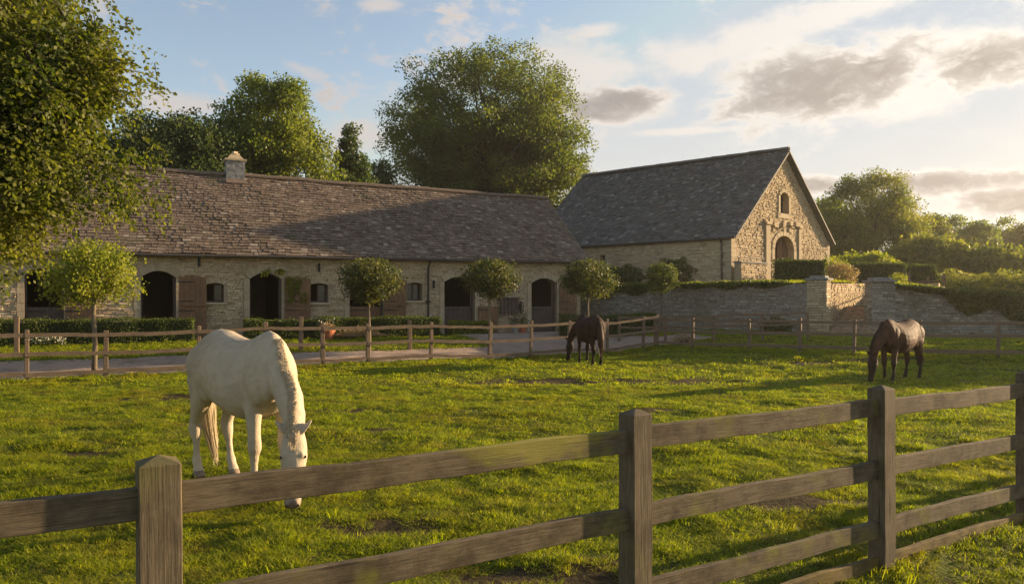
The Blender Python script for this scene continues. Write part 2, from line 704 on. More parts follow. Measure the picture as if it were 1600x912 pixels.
def r_of(x, y):
    return (x - TO[0]) * TN[0] + (y - TO[1]) * TN[1]


def vnoise(x, y, seed=0):
    x = np.asarray(x, float)
    y = np.asarray(y, float)
    xi, yi = np.floor(x), np.floor(y)
    fx, fy = x - xi, y - yi
    fx, fy = fx * fx * (3 - 2 * fx), fy * fy * (3 - 2 * fy)

    def h(a, b):
        v = np.sin(a * 127.1 + b * 311.7 + seed * 74.7) * 43758.5453
        return v - np.floor(v)
    return (h(xi, yi) * (1 - fx) + h(xi + 1, yi) * fx) * (1 - fy) + (h(xi, yi + 1) * (1 - fx) + h(xi + 1, yi + 1) * fx) * fy


def lump(x, y):
    x = np.asarray(x, float)
    y = np.asarray(y, float)
    h = np.zeros(np.broadcast(x, y).shape)
    k = [(1.7, .9, .3, .018), (-1.1, 2.1, 1.9, .016), (3.3, -2.3, .7, .012), (4.9, 4.1, 2.2, .010), (-6.2, 5.3, 4.4, .008), (7.7, 8.9, .2, .007), (-9.1, 7.0, 3.0, .005),
         (.43, .31, 1.2, .03), (-.27, .52, 0.4, .03)]
    for a, b, p, am in k:
        h = h + .5 * am * np.sin(a * x + p + 1.3 * np.sin(b * y * .7 + p)) * np.cos(b * y + 2 * p + .9 * np.sin(a * x * .6))
    xr, yr = .8 * x + .6 * y, .8 * y - .6 * x
    h = h + .060 * (vnoise(xr / .75, yr / .75, 1) - .5) + .060 * (vnoise(x / .40, y / .34, 2) - .5) + .05 * (vnoise(xr / 2.3, yr / 2.3, 3) - .5)
    return h


def zg(x, y):
    """height of the natural ground"""
    x = np.asarray(x, float)
    y = np.asarray(y, float)
    z1 = ZS * sst(-9.0, -1.2, q_of(x, y))
    z2 = .70 * sst(-10.0, -.5, r_of(x, y)) * sst(-4, 3, x)
    z3 = .62 * sst(21, 29, y) * sst(12, 17, x)
    z = np.maximum(np.maximum(z1, z2), z3)
    near = 1 - sst(-6.5, -4.5, q_of(x, y)) * (x < 8)
    # the ground steps down a little on the outer side of the paddock fence
    out = (x - .695) * .524 - (y - 4.14) * .852
    z = z - .17 * sst(.0, .35, out) * sst(-1.0, 2.0, x)
    return z + lump(x, y) * (0.25 + .75 * near)


def Z(x, y):
    return float(zg(x, y))


def at(px, py, d):
    return Vector(((px - 800) * d / F, d, CH - (py - HOR) * d / F))


def u_of(px):
    rho = (px - 800) / F
    return (rho * SO[1] - SO[0]) / (SU[0] - rho * SU[1])


def SP(u, q, z=0.0):
    """point in the stable's frame (q>0 goes back into the building)"""
    p = SO + SU * u + SV * q
    return Vector((p[0], p[1], z))


def axis(lo, hi, step, far, g=1.25):
    a = list(np.arange(lo, hi + 1e-6, step))
    s, x = step, a[-1]
    while x < far:
        s *= g
        x += s
        a.append(x)
    s, x = step, a[0]
    pre = []
    while x > -far:
        s *= g
        x -= s
        pre.append(x)
    return np.array(pre[::-1] + a)


# soil patches (worn, bare places of the paddock)
SOIL = [(at(830, 595, 18)[0], 18.3, 2.6, .7), (at(1040, 596, 18)[0], 18.2, 2.4, .6), (at(760, 598, 17.5)[0], 17.8, 1.5, .4), (-6.6, 15.0, 1.5, .6),
        (-1.1, 6.3, .55, .4), (4.9, 4.6, 2.2, .8), (3.0, 3.9, 1.4, .5), (-3.3, 3.9, 1.4, .5), (.4, 5.2, 1.0, .35), (6.8, 6.4, 1.6, .6), (2.7, 7.0, .9, .35), (-5.6, 9.2, 1.0, .35), (1.6, 9.8, .8, .3),
        (-3.3, 13, .9, .3), (2.7, 13.2, 1.0, .3), (7.3, 13.3, 1.1, .35), (10.5, 22.6, 4.5, .35), (-2.0, 11, .8, .25), (6.3, 5.3, 1.6, .5)]


def soil_of(x, y):
    s = np.zeros(np.broadcast(x, y).shape)
    for cx, cy, rx, ry in SOIL:
        d = np.sqrt(((x - cx) / rx) ** 2 + ((y - cy) / ry) ** 2)
        s = np.maximum(s, 1.15 - d * .70)
    return np.clip(s, 0, 1)


def in_path(x, y):
    q = q_of(x, y)
    u = (x - SO[0]) * SU[0] + (y - SO[1]) * SU[1]
    kf = (x + 11.8) * (-.505) + (y - 17.9) * .863          # distance behind the far fence line
    strip = (kf > .12) & (q < -5.0)
    yard = (u > 7.9) & (u < 13.6) & (q >= -5.0) & (q < .0)
    right = (u >= 13.0) & (q < -3.0) & (kf > .12) & (r_of(x, y) < -3.4)
    return (strip & (u < 17)) | yard | right


def grid_mesh(name, xs, ys, zf, keep=None, soil=False):
    Xg, Yg = np.meshgrid(xs, ys)
    Zg = zf(Xg, Yg)
    V = np.stack([Xg, Yg, Zg], -1).reshape(-1, 3)
    ny, nx = Xg.shape
    i = np.arange((ny - 1) * (nx - 1))
    r, c = i // (nx - 1), i % (nx - 1)
    a = r * nx + c
    Fc = np.stack([a, a + 1, a + nx + 1, a + nx], 1)
    if keep is not None:
        cx = (xs[c] + xs[c + 1]) / 2
        cy = (ys[r] + ys[r + 1]) / 2
        k = keep(cx, cy)
        Fc = Fc[k]
        used = np.unique(Fc)
        mp = np.zeros(len(V), int)
        mp[used] = np.arange(len(used))
        V = V[used]
        Fc = mp[Fc]
    me = mesh_np(name, V, Fc, smooth=True)
    if soil:
        at_ = me.attributes.new('soil', 'FLOAT', 'POINT')
        at_.data.foreach_set('value', soil_of(V[:, 0], V[:, 1]).astype(np.float32))
    return me


def z_ground_mesh(x, y):
    z = zg(x, y)
    return z - .05 * in_path(x, y) - .3 * (np.hypot(x, y) > 90)


xs = axis(-17, 17, .11, 2500)
ys = axis(2.2, 33, .11, 2500)
ys = ys[ys > -2500]
ground = link('ground', grid_mesh('ground', xs, ys, z_ground_mesh, None, True), M_ground)
tag(ground, kind='structure')

px_ = np.arange(-22, 14, .15)
py_ = np.arange(11, 36, .15)
path = link('gravel_path', grid_mesh('gravel_path', px_, py_, lambda x, y: zg(x, y) + .012, in_path), M_gravel)
tag(path, kind='structure')

# terrace behind the retaining walls
RW0 = np.array((15.22, 29.4))            # where the right wall starts, behind the right pier


def z_rwall(x):
    return np.clip(2.58 - (x - 15.2) * .065, 2.2, 2.6)


def in_terrace(x, y):
    r = r_of(x, y)
    t = (x - TO[0]) * TU[0] + (y - TO[1]) * TU[1]
    left = (r > .2) & (t > -.0)
    right = (t <= -1.85) & (y > RW0[1] + .15 - (x - RW0[0]) * .05) & (x > 14.2)
    back = (r > 9.0)
    q = q_of(x, y)
    u = (x - SO[0]) * SU[0] + (y - SO[1]) * SU[1]
    return (left | right | back) & ~((q > -1) & (u < 17.5)) & (x > -4)


def z_terr(x, y):
    zl = 2.80 + .035 * np.clip(r_of(x, y), 0, 6)
    zr = z_rwall(x) + .04 + .45 * sst(20, 60, y)  * (x < 17)
    f = sst(14.0, 16.5, x)
    return zl * (1 - f) + zr * f + lump(x, y) * .8


tx = axis(-4, 30, .3, 1500)
ty = axis(28, 50, .3, 1500)
tx = tx[tx > -5]
ty = ty[ty > 27]
terr = link('terrace_ground', grid_mesh('terrace_ground', tx, ty, z_terr, in_terrace, True), M_ground)
tag(terr, kind='structure')

# ------------------------------------------------------------------ masonry


def v3(p2, z):
    return Vector((p2[0], p2[1], z))


def stonework(mb, O, U, Nn, L, z0, ztop, holes=(), ch=(.09, .15), sl=(.16, .42), proud=(.004, .030), gap=.010, u0=0.0, seed=1, ufun=None, bias=0.0):
    """courses of separate stones standing proud of a backing plane.
    O 2D origin, U 2D direction, Nn outward 2D normal; ztop(u) upper limit; holes: f(u0,u1,z0,z1)->list of kept (u0,u1)"""
    rr = random.Random(seed)
    z = z0
    zmax = max(ztop(u0 + (L - u0) * k / 20) for k in range(21))
    U = np.array(U)
    Nn = np.array(Nn)
    while z < zmax - .03:
        h = rr.uniform(*ch)
        if z + h > zmax:
            h = zmax - z
            if h < .03:
                break
        u = u0 - rr.uniform(0, .2)
        while u < L:
            l = rr.uniform(*sl) * (1.25 if h > .12 else 1)
            a, b = max(u, u0), min(u + l, L)
            u += l
            if b - a < .05:
                continue
            zt = ztop((a + b) / 2)
            if z + h * .6 > zt:
                continue
            spans = [(a, b)]
            for hf in holes:
                ns = []
                for s in spans:
                    ns += hf(s[0], s[1], z, z + h)
                spans = ns
            for a2, b2 in spans:
                if b2 - a2 < .045:
                    continue
                p = rr.uniform(*proud)
                j = lambda k=.006: rr.uniform(-k, k)
                zl, zh = z + gap / 2 + abs(j()), min(z + h - gap / 2, zt)
                if zh - zl < .02:
                    continue
                pa, pb = O + U * (a2 + gap / 2 + abs(j())), O + U * (b2 - gap / 2 - abs(j()))
                cs = []
                for dep, ins in ((0.0, 0.0), (1.0, .008)):
                    for (pp, zz, su, sz) in ((pa, zl, 1, 1), (pb, zl, -1, 1), (pb, zh, -1, -1), (pa, zh, 1, -1)):
                        q = pp + Nn * ((p + j(.007)) if dep else -.01) + U * su * ins
                        cs.append((q[0], q[1], zz + sz * ins + (j(.004) if dep else 0)))
                mb.quadbox(cs, min(1, max(0, rr.gauss(.5 + bias, .24))), skip=(0,))
        z += h


def rect_hole(ua, ub, za, zb, rise=0.0, m=0.0):
    """opening with a segmental arch of given rise above zb"""
    ua, ub = ua - m, ub + m

    def f(a, b, z0, z1):
        zm = (z0 + z1) / 2
        if zm < za - m or zm > zb + rise + m:
            return [(a, b)]
        la, lb = ua, ub
        if zm > zb:
            if rise <= 0:
                if zm > zb + m:
                    return [(a, b)]
            else:
                k = (zm - zb) / (rise + m)
                if k >= 1:
                    return [(a, b)]
                w = math.sqrt(max(0, 1 - k * k)) if rise > .5 else math.sqrt(max(0, 1 - k))
                c = (ua + ub) / 2
                la, lb = c - (ub - ua) / 2 * w, c + (ub - ua) / 2 * w
        out = []
        if a < la:
            out.append((a, min(b, la)))
        if b > lb:
            out.append((max(a, lb), b))
        return out
    return f


def arch_z(u, ua, ub, zb, rise):
    c, h = (ua + ub) / 2, (ub - ua) / 2
    k = min(1, abs(u - c) / h)
    if rise > .5:
        return zb + rise * math.sqrt(max(0, 1 - k * k))
    return zb + rise * (1 - k * k)


def wall_core(mb, O, U, Nn, L, z0, ztop, ops, th=.45, u0=0.0, tint=.5):
    """backing wall with real openings; ops: (ua,ub,za,zb,rise)"""
    U, Nn = np.array(U), np.array(Nn)
    cuts = {u0, L}
    for (ua, ub, za, zb, rise) in ops:
        n = 10 if rise > 0 else 1
        for k in range(n + 1):
            cuts.add(ua + (ub - ua) * k / n)
    k = u0
    while k < L:
        cuts.add(k)
        k += 1.0
    cuts.add(L)
    cs = sorted(cuts)

    def blk(a, b, za0, za1, zb0, zb1):
        if b - a < 1e-4:
            return
        p = [O + U * a, O + U * b, O + U * b - Nn * th, O + U * a - Nn * th]
        zz0 = [za0, zb0, zb0, za0]
        zz1 = [za1, zb1, zb1, za1]
        mb.quadbox([(p[i][0], p[i][1], zz0[i]) for i in range(4)] + [(p[i][0], p[i][1], zz1[i]) for i in range(4)], tint)
    for a, b in zip(cs[:-1], cs[1:]):
        if b - a < 1e-4:
            continue
        m = (a + b) / 2
        op = [o for o in ops if o[0] < m < o[1]]
        ta, tb = ztop(a), ztop(b)
        if not op:
            blk(a, b, z0, ta, z0, tb)
            continue
        op = sorted(op, key=lambda o: o[2])
        lo_a = lo_b = z0
        for (ua, ub, za, zb, rise) in op:
            if za > lo_a + .01:
                blk(a, b, lo_a, za, lo_b, za)
            lo_a, lo_b = arch_z(a, ua, ub, zb, rise), arch_z(b, ua, ub, zb, rise)
        blk(a, b, lo_a, ta, lo_b, tb)


def voussoirs(mb, O, U, Nn, ua, ub, zb, rise, thick=.26, n=15, proud=.035, seed=3):
    """wedge stones over an arch, plus nothing else"""
    rr = random.Random(seed)
    U, Nn = np.array(U), np.array(Nn)
    c, h = (ua + ub) / 2, (ub - ua) / 2
    pin, pout = [], []
    for k in range(n + 1):
        t = -1 + 2 * k / n
        if rise > .5:
            th = math.pi * (1 - k / n)
            u, z = c + h * math.cos(th), zb + rise * math.sin(th)
            nx, nz = math.cos(th), math.sin(th)
        else:
            u = c + h * t
            z = zb + rise * (1 - t * t)
            nx, nz = 2 * rise * t / h, 1
            l = math.hypot(nx, nz)
            nx, nz = nx / l, nz / l
        pin.append((u, z))
        pout.append((u + nx * thick, z + nz * thick))
    for k in range(n):
        p = proud + rr.uniform(-.008, .008)
        g = .06
        A, B = pin[k], pin[k + 1]
        C, D = pout[k + 1], pout[k]
        def lerp(P, Q, t): return (P[0] + (Q[0] - P[0]) * t, P[1] + (Q[1] - P[1]) * t)
        A2, B2 = lerp(A, B, g), lerp(A, B, 1 - g)
        D2, C2 = lerp(D, C, g), lerp(D, C, 1 - g)
        cs = []
        for dep in (-.02, p):
            for (u, z) in (A2, B2, C2, D2):
                q = O + U * u + Nn * dep
                cs.append((q[0], q[1], z))
        mb.quadbox(cs, rr.uniform(.2, .9), skip=(0,))


def slates(mb, P0, du, dv, Lu, Lv, nrm, expo=.17, wr=(.16, .32), seed=5, sag=None, u_end=None):
    """P0 eave start; du along the eave, dv up the slope (unit), nrm unit normal. u_end(v): (ustart,uend)"""
    rr = random.Random(seed)
    rows = int(Lv / expo)
    ex = Lv / rows
    for r in range(rows):
        v = r * ex
        ua, ub = (0, Lu) if u_end is None else u_end(v / Lv)
        u = ua - rr.uniform(0, .2)
        taper = 1 - .35 * r / rows
        while u < ub:
            w = rr.uniform(*wr) * taper
            a, b = max(u, ua), min(u + w, ub)
            u += w
            if b - a < .03:
                continue
            sgo = sag(a, v) if sag else 0
            lift = .034 + rr.uniform(-.010, .022)
            vj = rr.uniform(-.034, .016)
            th = .018 + rr.uniform(0, .012)
            g = .006
            A = P0 + du * (a + g) + dv * (v + vj) + nrm * (lift + sgo)
            B = P0 + du * (b - g) + dv * (v + vj + rr.uniform(-.006, .006)) + nrm * (lift + rr.uniform(-.006, .006) + sgo)
            C = P0 + du * (b - g) + dv * (v + ex + .05) + nrm * (.004 + sgo)
            D = P0 + du * (a + g) + dv * (v + ex + .05) + nrm * (.004 + sgo)
            low = nrm * (-th)
            t = min(1, max(0, rr.gauss(.45, .22)))
            if rr.random() < .05:
                t = rr.uniform(.85, 1)
            mb.quadbox([A + low, B + low, C + low, D + low, A, B, C, D], t, skip=(0, 4))


# ------------------------------------------------------------------ stable
UL, UR_ = -13.0, 15.0          # wall extent along the stable
Z_WT = 3.95
stable = empty('stable_building', SP(1, 3.5, ZS))
tag(stable, 'long low limestone stable range with mossy slate roof and arched half-doors', 'stable')
SINV = Matrix.Translation(-SP(1, 3.5, ZS))


def skid(o):
    """parent to stable keeping world placement"""
    o.parent = stable
    o.matrix_parent_inverse = SINV
    return o


Nf = -SV
doors = []
for (a, b) in ((38, 100), (220, 275), (390, 440), (546, 600), (694, 742), (830, 870)):
    doors.append((u_of(a), u_of(b)))
doors.insert(0, (u_of(38) - 4.3, u_of(38) - 3.15))
wins = [(u_of(322), u_of(350), 1.97, 2.62), (u_of(484), u_of(513), 1.97, 2.66), (u_of(636), u_of(660), 2.05, 2.74)]
ops = [(a, b, ZS - .1, 2.86, .24) for a, b in doors] + [(a, b, c, d, .07) for a, b, c, d in wins]
zt = lambda u: Z_WT + .011 * u
mb = MB()
wall_core(mb, SO, SU, Nf, UR_, ZS - .5, zt, ops, .5, UL)
skid(mb.build('wall', M_mort))
mb = MB()
for (ua, qa, ub, qb) in ((UL, 7.0, UR_, 7.0),):
    mb.box(SP(ua, 6.6, ZS - .5), v3(SU * (ub - ua), 0), v3(SV * .4, 0), (0, 0, Z_WT - ZS + .5))
skid(mb.build('wall', M_mort))
APEX_Q, APEX_Z = 3.5, 7.30
for u0_, th in ((UL, .4), (UR_ - .4, .4)):
    A, B, Cc = SP(u0_, .5, ZS - .5), SP(u0_, 6.6, ZS - .5), SP(u0_, 6.6, Z_WT - .02)
    D, E = SP(u0_, APEX_Q, APEX_Z - .14), SP(u0_, .5, Z_WT + .25)
    mb = MB()
    mb.prism([A, B, Cc, D, E], v3(SU * th, 0))
    skid(mb.build('gable_wall', M_mort))
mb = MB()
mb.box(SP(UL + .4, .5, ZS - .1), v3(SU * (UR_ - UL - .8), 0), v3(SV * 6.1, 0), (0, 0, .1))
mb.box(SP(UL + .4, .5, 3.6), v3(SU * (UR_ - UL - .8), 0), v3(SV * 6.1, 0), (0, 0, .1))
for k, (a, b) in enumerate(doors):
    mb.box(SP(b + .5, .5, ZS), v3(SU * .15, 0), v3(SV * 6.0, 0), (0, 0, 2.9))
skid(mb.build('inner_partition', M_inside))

mb = MB()
holes = [rect_hole(a, b, -1, 2.86, .24, .22) for a, b in doors] + [rect_hole(a, b, c, d, .07, .10) for a, b, c, d in wins]
stonework(mb, SO, SU, Nf, UR_, ZS - .3, lambda u: zt(u) - .02, holes, (.058, .098), (.10, .34), (.002, .042), .009, UL, seed=21)
sw = skid(mb.build('stonework', M_lime))
sw['kind'] = 'stuff'
mb = MB()
for k, (a, b) in enumerate(doors):
    voussoirs(mb, SO, SU, Nf, a, b, 2.86, .24, .27, 15, .045, 30 + k)
for k, (a, b, c, d) in enumerate(wins):
    voussoirs(mb, SO, SU, Nf, a, b, d, .07, .14, 8, .03, 50 + k)
aw = skid(mb.build('arch_stone', M_dress))
aw['kind'] = 'stuff'
# dressed jamb blocks beside every door
rr = random.Random(4)
for a, b in doors:
    for s, e in ((a, -1), (b, 1)):
        z = ZS - .1
        k = 0
        while z < 2.84:
            h = min(rr.uniform(.24, .34), 2.86 - z)
            w = .20 if k % 2 else .215
            o = SP(s, 0, z + .006) if e > 0 else SP(s - w, 0, z + .006)
            mb = MB()
            mb.box(o + v3(Nf * -.03, 0), v3(SU * w, 0), v3(Nf * (.055 + rr.uniform(0, .01)), 0), (0, 0, h - .012), rr.uniform(.2, .8))
            skid(mb.build('jamb_stone', M_dress))
            z += h
            k += 1
# window sills
for k, (a, b, c, d) in enumerate(wins):
    mb = MB()
    mb.box(SP(a - .1, -.09, c - .09), v3(SU * (b - a + .2), 0), v3(SV * .5, 0), (0, 0, .085))
    f = skid(mb.build('window', M_dress))
    mb = MB()
    for (x0, x1, y0, y1) in ((a, b, c, c + .06), (a, a + .05, c + .06, d), (b - .05, b, c + .06, d), ((a + b) / 2 - .02, (a + b) / 2 + .02, c + .06, d), (a, b, d, d + .05)):
        mb.box(SP(x0, .26, y0), v3(SU * (x1 - x0), 0), v3(SV * .05, 0), (0, 0, y1 - y0))
    fr = mb.build('frame', M_doord)
    fr.parent = f
    mb = MB()
    x1 = (a + b) / 2 if k < 2 else b
    mb.box(SP(x1 if k < 2 else a, .30, c), v3(SU * ((b - a) / (2 if k < 2 else 1)), 0), v3(SV * .012, 0), (0, 0, d - c + .06))
    pn = mb.build('pane', M_glass)
    pn.parent = f
# base of the walls: low plinth
# roof
sl_dv = (SP(0, APEX_Q, APEX_Z) - SP(0, -.38, 3.74)).normalized()
LV = (SP(0, APEX_Q, APEX_Z) - SP(0, -.38, 3.74)).length
du3 = v3(SU, 0)
nr = du3.cross(sl_dv).normalized()
if nr.z < 0:
    nr = -nr
RL = UR_ + .35 - (UL - .3)
E0 = SP(UL - .3, -.38, 3.74 + .011 * UL)
du_e = (du3 + Vector((0, 0, .011))).normalized()
# ridge stays level while the eave drifts: give the slope a gentle warp through sag()
sag = lambda a, v: .022 * math.sin(a * .9 + 1) * (v / LV) + .05 * math.sin(a * .55 + .6) * math.sin(math.pi * min(1, v / LV)) + .012 * math.sin(a * 2.3 + v * 1.7) - .012 * (a - 13) * (v / LV) * .7
mb = MB()
NB = 40
for k in range(NB):
    a, b = RL * k / NB, RL * (k + 1) / NB
    for j in range(6):
        v0, v1 = LV * j / 6, LV * (j + 1) / 6
        P = [E0 + du_e * a + sl_dv * v0 + nr * (sag(a, v0) - .02), E0 + du_e * b + sl_dv * v0 + nr * (sag(b, v0) - .02),
             E0 + du_e * b + sl_dv * v1 + nr * (sag(b, v1) - .02), E0 + du_e * a + sl_dv * v1 + nr * (sag(a, v1) - .02)]
        mb.quadbox([p - nr * .09 for p in P] + P, .4)
# back slope
for k in range(1):
    A = SP(UL - .3, APEX_Q, APEX_Z - .14)
    B = SP(UL - .3, 7.4, 3.7)
    d = (B - A)
    mb.box(A, du3 * RL, d, (0, 0, .12), .4)
roof = skid(mb.build('roof', M_slate))
mb = MB()
slates(mb, E0, du_e, sl_dv, RL, LV, nr, .165, (.17, .34), 9, sag)
ss = mb.build('slate_course', M_slate)
ss.parent = roof
ss['kind'] = 'stuff'
# ridge tiles, one by one
mb = MB()
rt_n = 7
pts = []
for j in range(rt_n + 1):
    t = math.pi * (-.08 + 1.16 * j / rt_n)
    pts.append((math.cos(t) * .15, math.sin(t) * .12 - .02))
for j in range(rt_n):
    (y0, z0), (y1, z1) = pts[j], pts[j + 1]
    mb.quadbox([(-.22, y0 * .85, z0 * .85 - .02), (.22, y0 * .85, z0 * .85 - .02), (.22, y1 * .85, z1 * .85 - .02), (-.22, y1 * .85, z1 * .85 - .02),
                (-.22, y0, z0), (.22, y0 * 1.06, z0 * 1.06), (.22, y1 * 1.06, z1 * 1.06), (-.22, y1, z1)], .5)
rt_me = mb.mesh('ridge_tile')
rt_me.materials.append(M_slate)
ang = math.atan2(SU[1], SU[0])
rr = random.Random(8)


def parent_keep(o, par, inv=None):
    o.parent = par


k = 0
n_rt = int(RL / .44)
for k in range(n_rt):
    a = .22 + k * .44
    pz = E0 + du_e * a + sl_dv * LV + nr * (sag(a, LV) + .0)
    o = link('ridge_tile', rt_me, None)
    o.location = (pz.x, pz.y, pz.z + .03 + rr.uniform(-.008, .008))
    o.rotation_euler = (rr.uniform(-.04, .04), rr.uniform(-.03, .03), ang)
    o.parent = roof
# gutter along the eave
mb = MB()
gp = []
for k in range(30):
    a = RL * k / 29
    gp.append(E0 + du_e * a + Vector((0, 0, -.05 + .012 * math.sin(a))) + v3(Nf * .02, 0))
mb.tube(gp, .045, 8)
skid(mb.build('gutter', M_lead))
# eave board
mb = MB()
mb.box(SP(UL, -.30, 3.72 + .011 * UL), v3(SU * RL * .985, .011 * RL), v3(SV * .30, 0), (0, 0, .06))
skid(mb.build('eaves_board', M_doord))
# downpipe
mb = MB()
up_ = u_of(668)
mb.tube([SP(up_, -.36, 3.75), SP(up_, -.10, 3.45), SP(up_, -.08, ZS)], .04, 8)
mb.cbox(SP(up_, -.09, 2.0), (.16, .12, .10), ang)
dp = skid(mb.build('downpipe', M_iron))
# chimney
cu = 0.55
RH = np.array((-9.98, 28)) + SV * APEX_Q
rho = (367 - 800) / F
cu = (rho * RH[1] - RH[0]) / (SU[0] - rho * SU[1])
cc = SP(cu, APEX_Q, 0)
ch = MB()
ch.cbox((cc.x, cc.y, 7.30), (.74, .56, 1.2), ang, .5)
chim = skid(ch.build('chimney', M_paint))
mb = MB()
mb.cbox((cc.x, cc.y, 7.94), (.86, .68, .08), ang, .5)
o = mb.build('cornice', M_dress); o.parent = chim
mb = MB()
a_, b_ = v3(SU * .33, 0), v3(SV * .24, 0)
top = Vector((cc.x, cc.y, 7.985))
P = [top - a_ - b_, top + a_ - b_, top + a_ + b_, top - a_ + b_]
Q = [top + (p - top) * .42 + Vector((0, 0, .24)) for p in P]
mb.quadbox(P + Q, .3)
mb.cbox((cc.x, cc.y, 8.26), (.18, .18, .12), ang + .4, .5)
mb.cbox((cc.x + .1, cc.y, 8.15), (.15, .15, .18), ang + .2, .6)
mb.cbox((cc.x - .14, cc.y - .05, 8.12), (.15, .15, .14), ang, .6)
o = mb.build('chimney_cap', M_lime); o.parent = chim
mb = MB()
mb.box(SP(cu - .4, APEX_Q - .52, APEX_Z - .41), v3(SU * .8, 0), (sl_dv * .28), nr * .03 + Vector((0, 0, .02)))
o = mb.build('flashing', M_slate); o.parent = chim

# doors ------------------------------------------------------------


def planks(parent, a, b, z0, z1, qoff, tilt, mat, n=5, shift=0.0, name='plank', arch=0.0):
    """board leaf from individual planks in the stable frame; hinge at u=a; tilt opens it away from the wall"""
    rr = random.Random(int(a * 100) + int(z0 * 10))
    w = (b - a) / n
    cu_, su_ = math.cos(tilt), math.sin(tilt)
    D = v3(SU * cu_ - SV * su_, 0)
    Nn = D.cross(Vector((0, 0, 1))).normalized()
    H = SP(a, qoff, 0)
    for k in range(n):
        mb = MB()
        t = rr.uniform(-.004, .004)
        zt_ = z1 + arch * (1 - ((k + .5) / n * 2 - 1) ** 2) if arch > 0 else z1 - arch * ((k + .5) / n - 1)
        o = H + D * (k * w + .004) + Nn * t
        mb.box(Vector((0, 0, 0)), D * (w - .008), Nn * .03, (0, 0, zt_ - z0))
        ob = mb.build(name, mat)
        ob.location = Vector((o.x, o.y, z0))
        ob.parent = parent
    return H, D, Nn


def leaf(a, b, z0, z1, qoff, tilt, mat, label=None, n=5, arch=0.0, diag=True):
    d = MB()
    H0 = SP(a, qoff, 0)
    D = v3(SU * math.cos(tilt) - SV * math.sin(tilt), 0)
    Nn = D.cross(Vector((0, 0, 1))).normalized()
    o = H0 - Nn * .028
    W = b - a
    d.box(o + D * .01 + Vector((0, 0, z0 + .02)), D * (W - .02), Nn * .024, (0, 0, z1 - z0 - .04), .4)
    dd = skid(d.build('door', mat))
    planks(dd, a, b, z0, z1, qoff, tilt, mat, n, arch=arch)
    # hinges and brace on the outside
    for z in (z0 + .16, z1 - .17):
        s = MB()
        s.box(H0 + Nn * .031 + Vector((0, 0, z)), D * W * .55, Nn * .008, (0, 0, .04), .5)
        so = s.build('strap_hinge', M_iron)
        so.parent = dd
    if diag:
        s = MB()
        P1 = H0 + D * .08 + Nn * .031 + Vector((0, 0, z0 + .08))
        P2 = H0 + D * (W - .1) + Nn * .031 + Vector((0, 0, z1 - .15))
        v = (P2 - P1)
        wv = v.cross(Nn).normalized() * .08
        s.box(P1, v, wv, Nn * .02, .5)
        so = s.build('brace', mat)
        so.parent = dd
    if label:
        dd['label'] = label
    return dd


Z1 = 1.82
for k, (ua, ub, both) in enumerate(((u_of(102), u_of(151), 1), (u_of(279), u_of(322), 1), (u_of(444), u_of(484), 1), (u_of(599), u_of(633), 1),
                                    (u_of(746), u_of(776), 0), (u_of(873), u_of(898), 1), (doors[0][1] + .05, doors[0][1] + 1.0, 1))):
    leaf(ua, ub, ZS + .06, Z1 - .01, -.07, R(3 + k % 3), M_door, n=5)
    if both:
        leaf(ua, ub, Z1 + .01, 2.86, -.075, R(5 + 2 * (k % 2)), M_door, n=5, arch=.10, diag=False)
# half doors standing shut inside their openings
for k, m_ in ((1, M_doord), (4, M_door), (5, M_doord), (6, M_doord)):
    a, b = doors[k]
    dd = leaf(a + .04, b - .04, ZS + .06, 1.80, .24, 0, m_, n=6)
# door frames (side posts of the openings)
for a, b in doors:
    s = MB()
    s.box(SP(b - .09, .14, ZS), v3(SU * .085, 0), v3(SV * .09, 0), (0, 0, 2.24))
    skid(s.build('door_frame', M_doord))
    s = MB()
    s.box(SP(a + .005, .14, ZS), v3(SU * .05, 0), v3(SV * .09, 0), (0, 0, 2.24))
    skid(s.build('door_frame', M_doord))
# iron lamp bracket and wall ties
for px0, z in ((311, 3.45), (498, 3.35), (677, 2.75)):
    s = MB()
    u = u_of(px0)
    s.cbox(SP(u, -.06, z), (.09, .05, .34), ang)
    s.cbox(SP(u, -.10, z + .08), (.05, .12, .05), ang)
    skid(s.build('wall_bracket', M_iron))

# rack with tack, pots and planter
rk = empty('tack_rack', SP(u_of(795), -.2, 1.45), ang)
tag(rk, 'dark slatted wooden rack fixed to the stable wall between the fifth and last doors', 'rack')
for k in range(5):
    s = MB()
    s.cbox((-.44 + k * .19, 0, .36), (.15, .03, .72))
    s.build('slat', M_doord, rk)
for z in (.08, .66):
    s = MB()
    s.cbox((-.06, .03, z), (.92, .03, .07))
    s.build('batten', M_doord, rk)
s = MB()
s.cbox((-.06, .08, .74), (1.0, .28, .04))
s.build('shelf', M_doord, rk)
hc = SP(u_of(811), -.14, 1.55)
s = MB()
for k, (dx, r1) in enumerate(((0, .13), (.05, .16), (-.05, .10))):
    ring = [hc + v3(SU, 0) * (dx + r1 * .5 * math.cos(t)) + Vector((0, 0, .22 + r1 * 1.5 * math.sin(t))) + v3(Nf, 0) * (.02 * k) for t in np.linspace(0, 2 * math.pi, 15)]
    s.tube(ring, .018, 6, cap=False)
s.tube([hc + Vector((0, 0, .48)), hc + Vector((0, 0, .0)), hc + v3(SU * .12, 0) + Vector((0, 0, -.12))], [.03, .035, .02], 6)
br = s.build('bridle', M_black)
tag(br, 'black leather bridle hanging beside the dark rack on the stable wall', 'bridle')


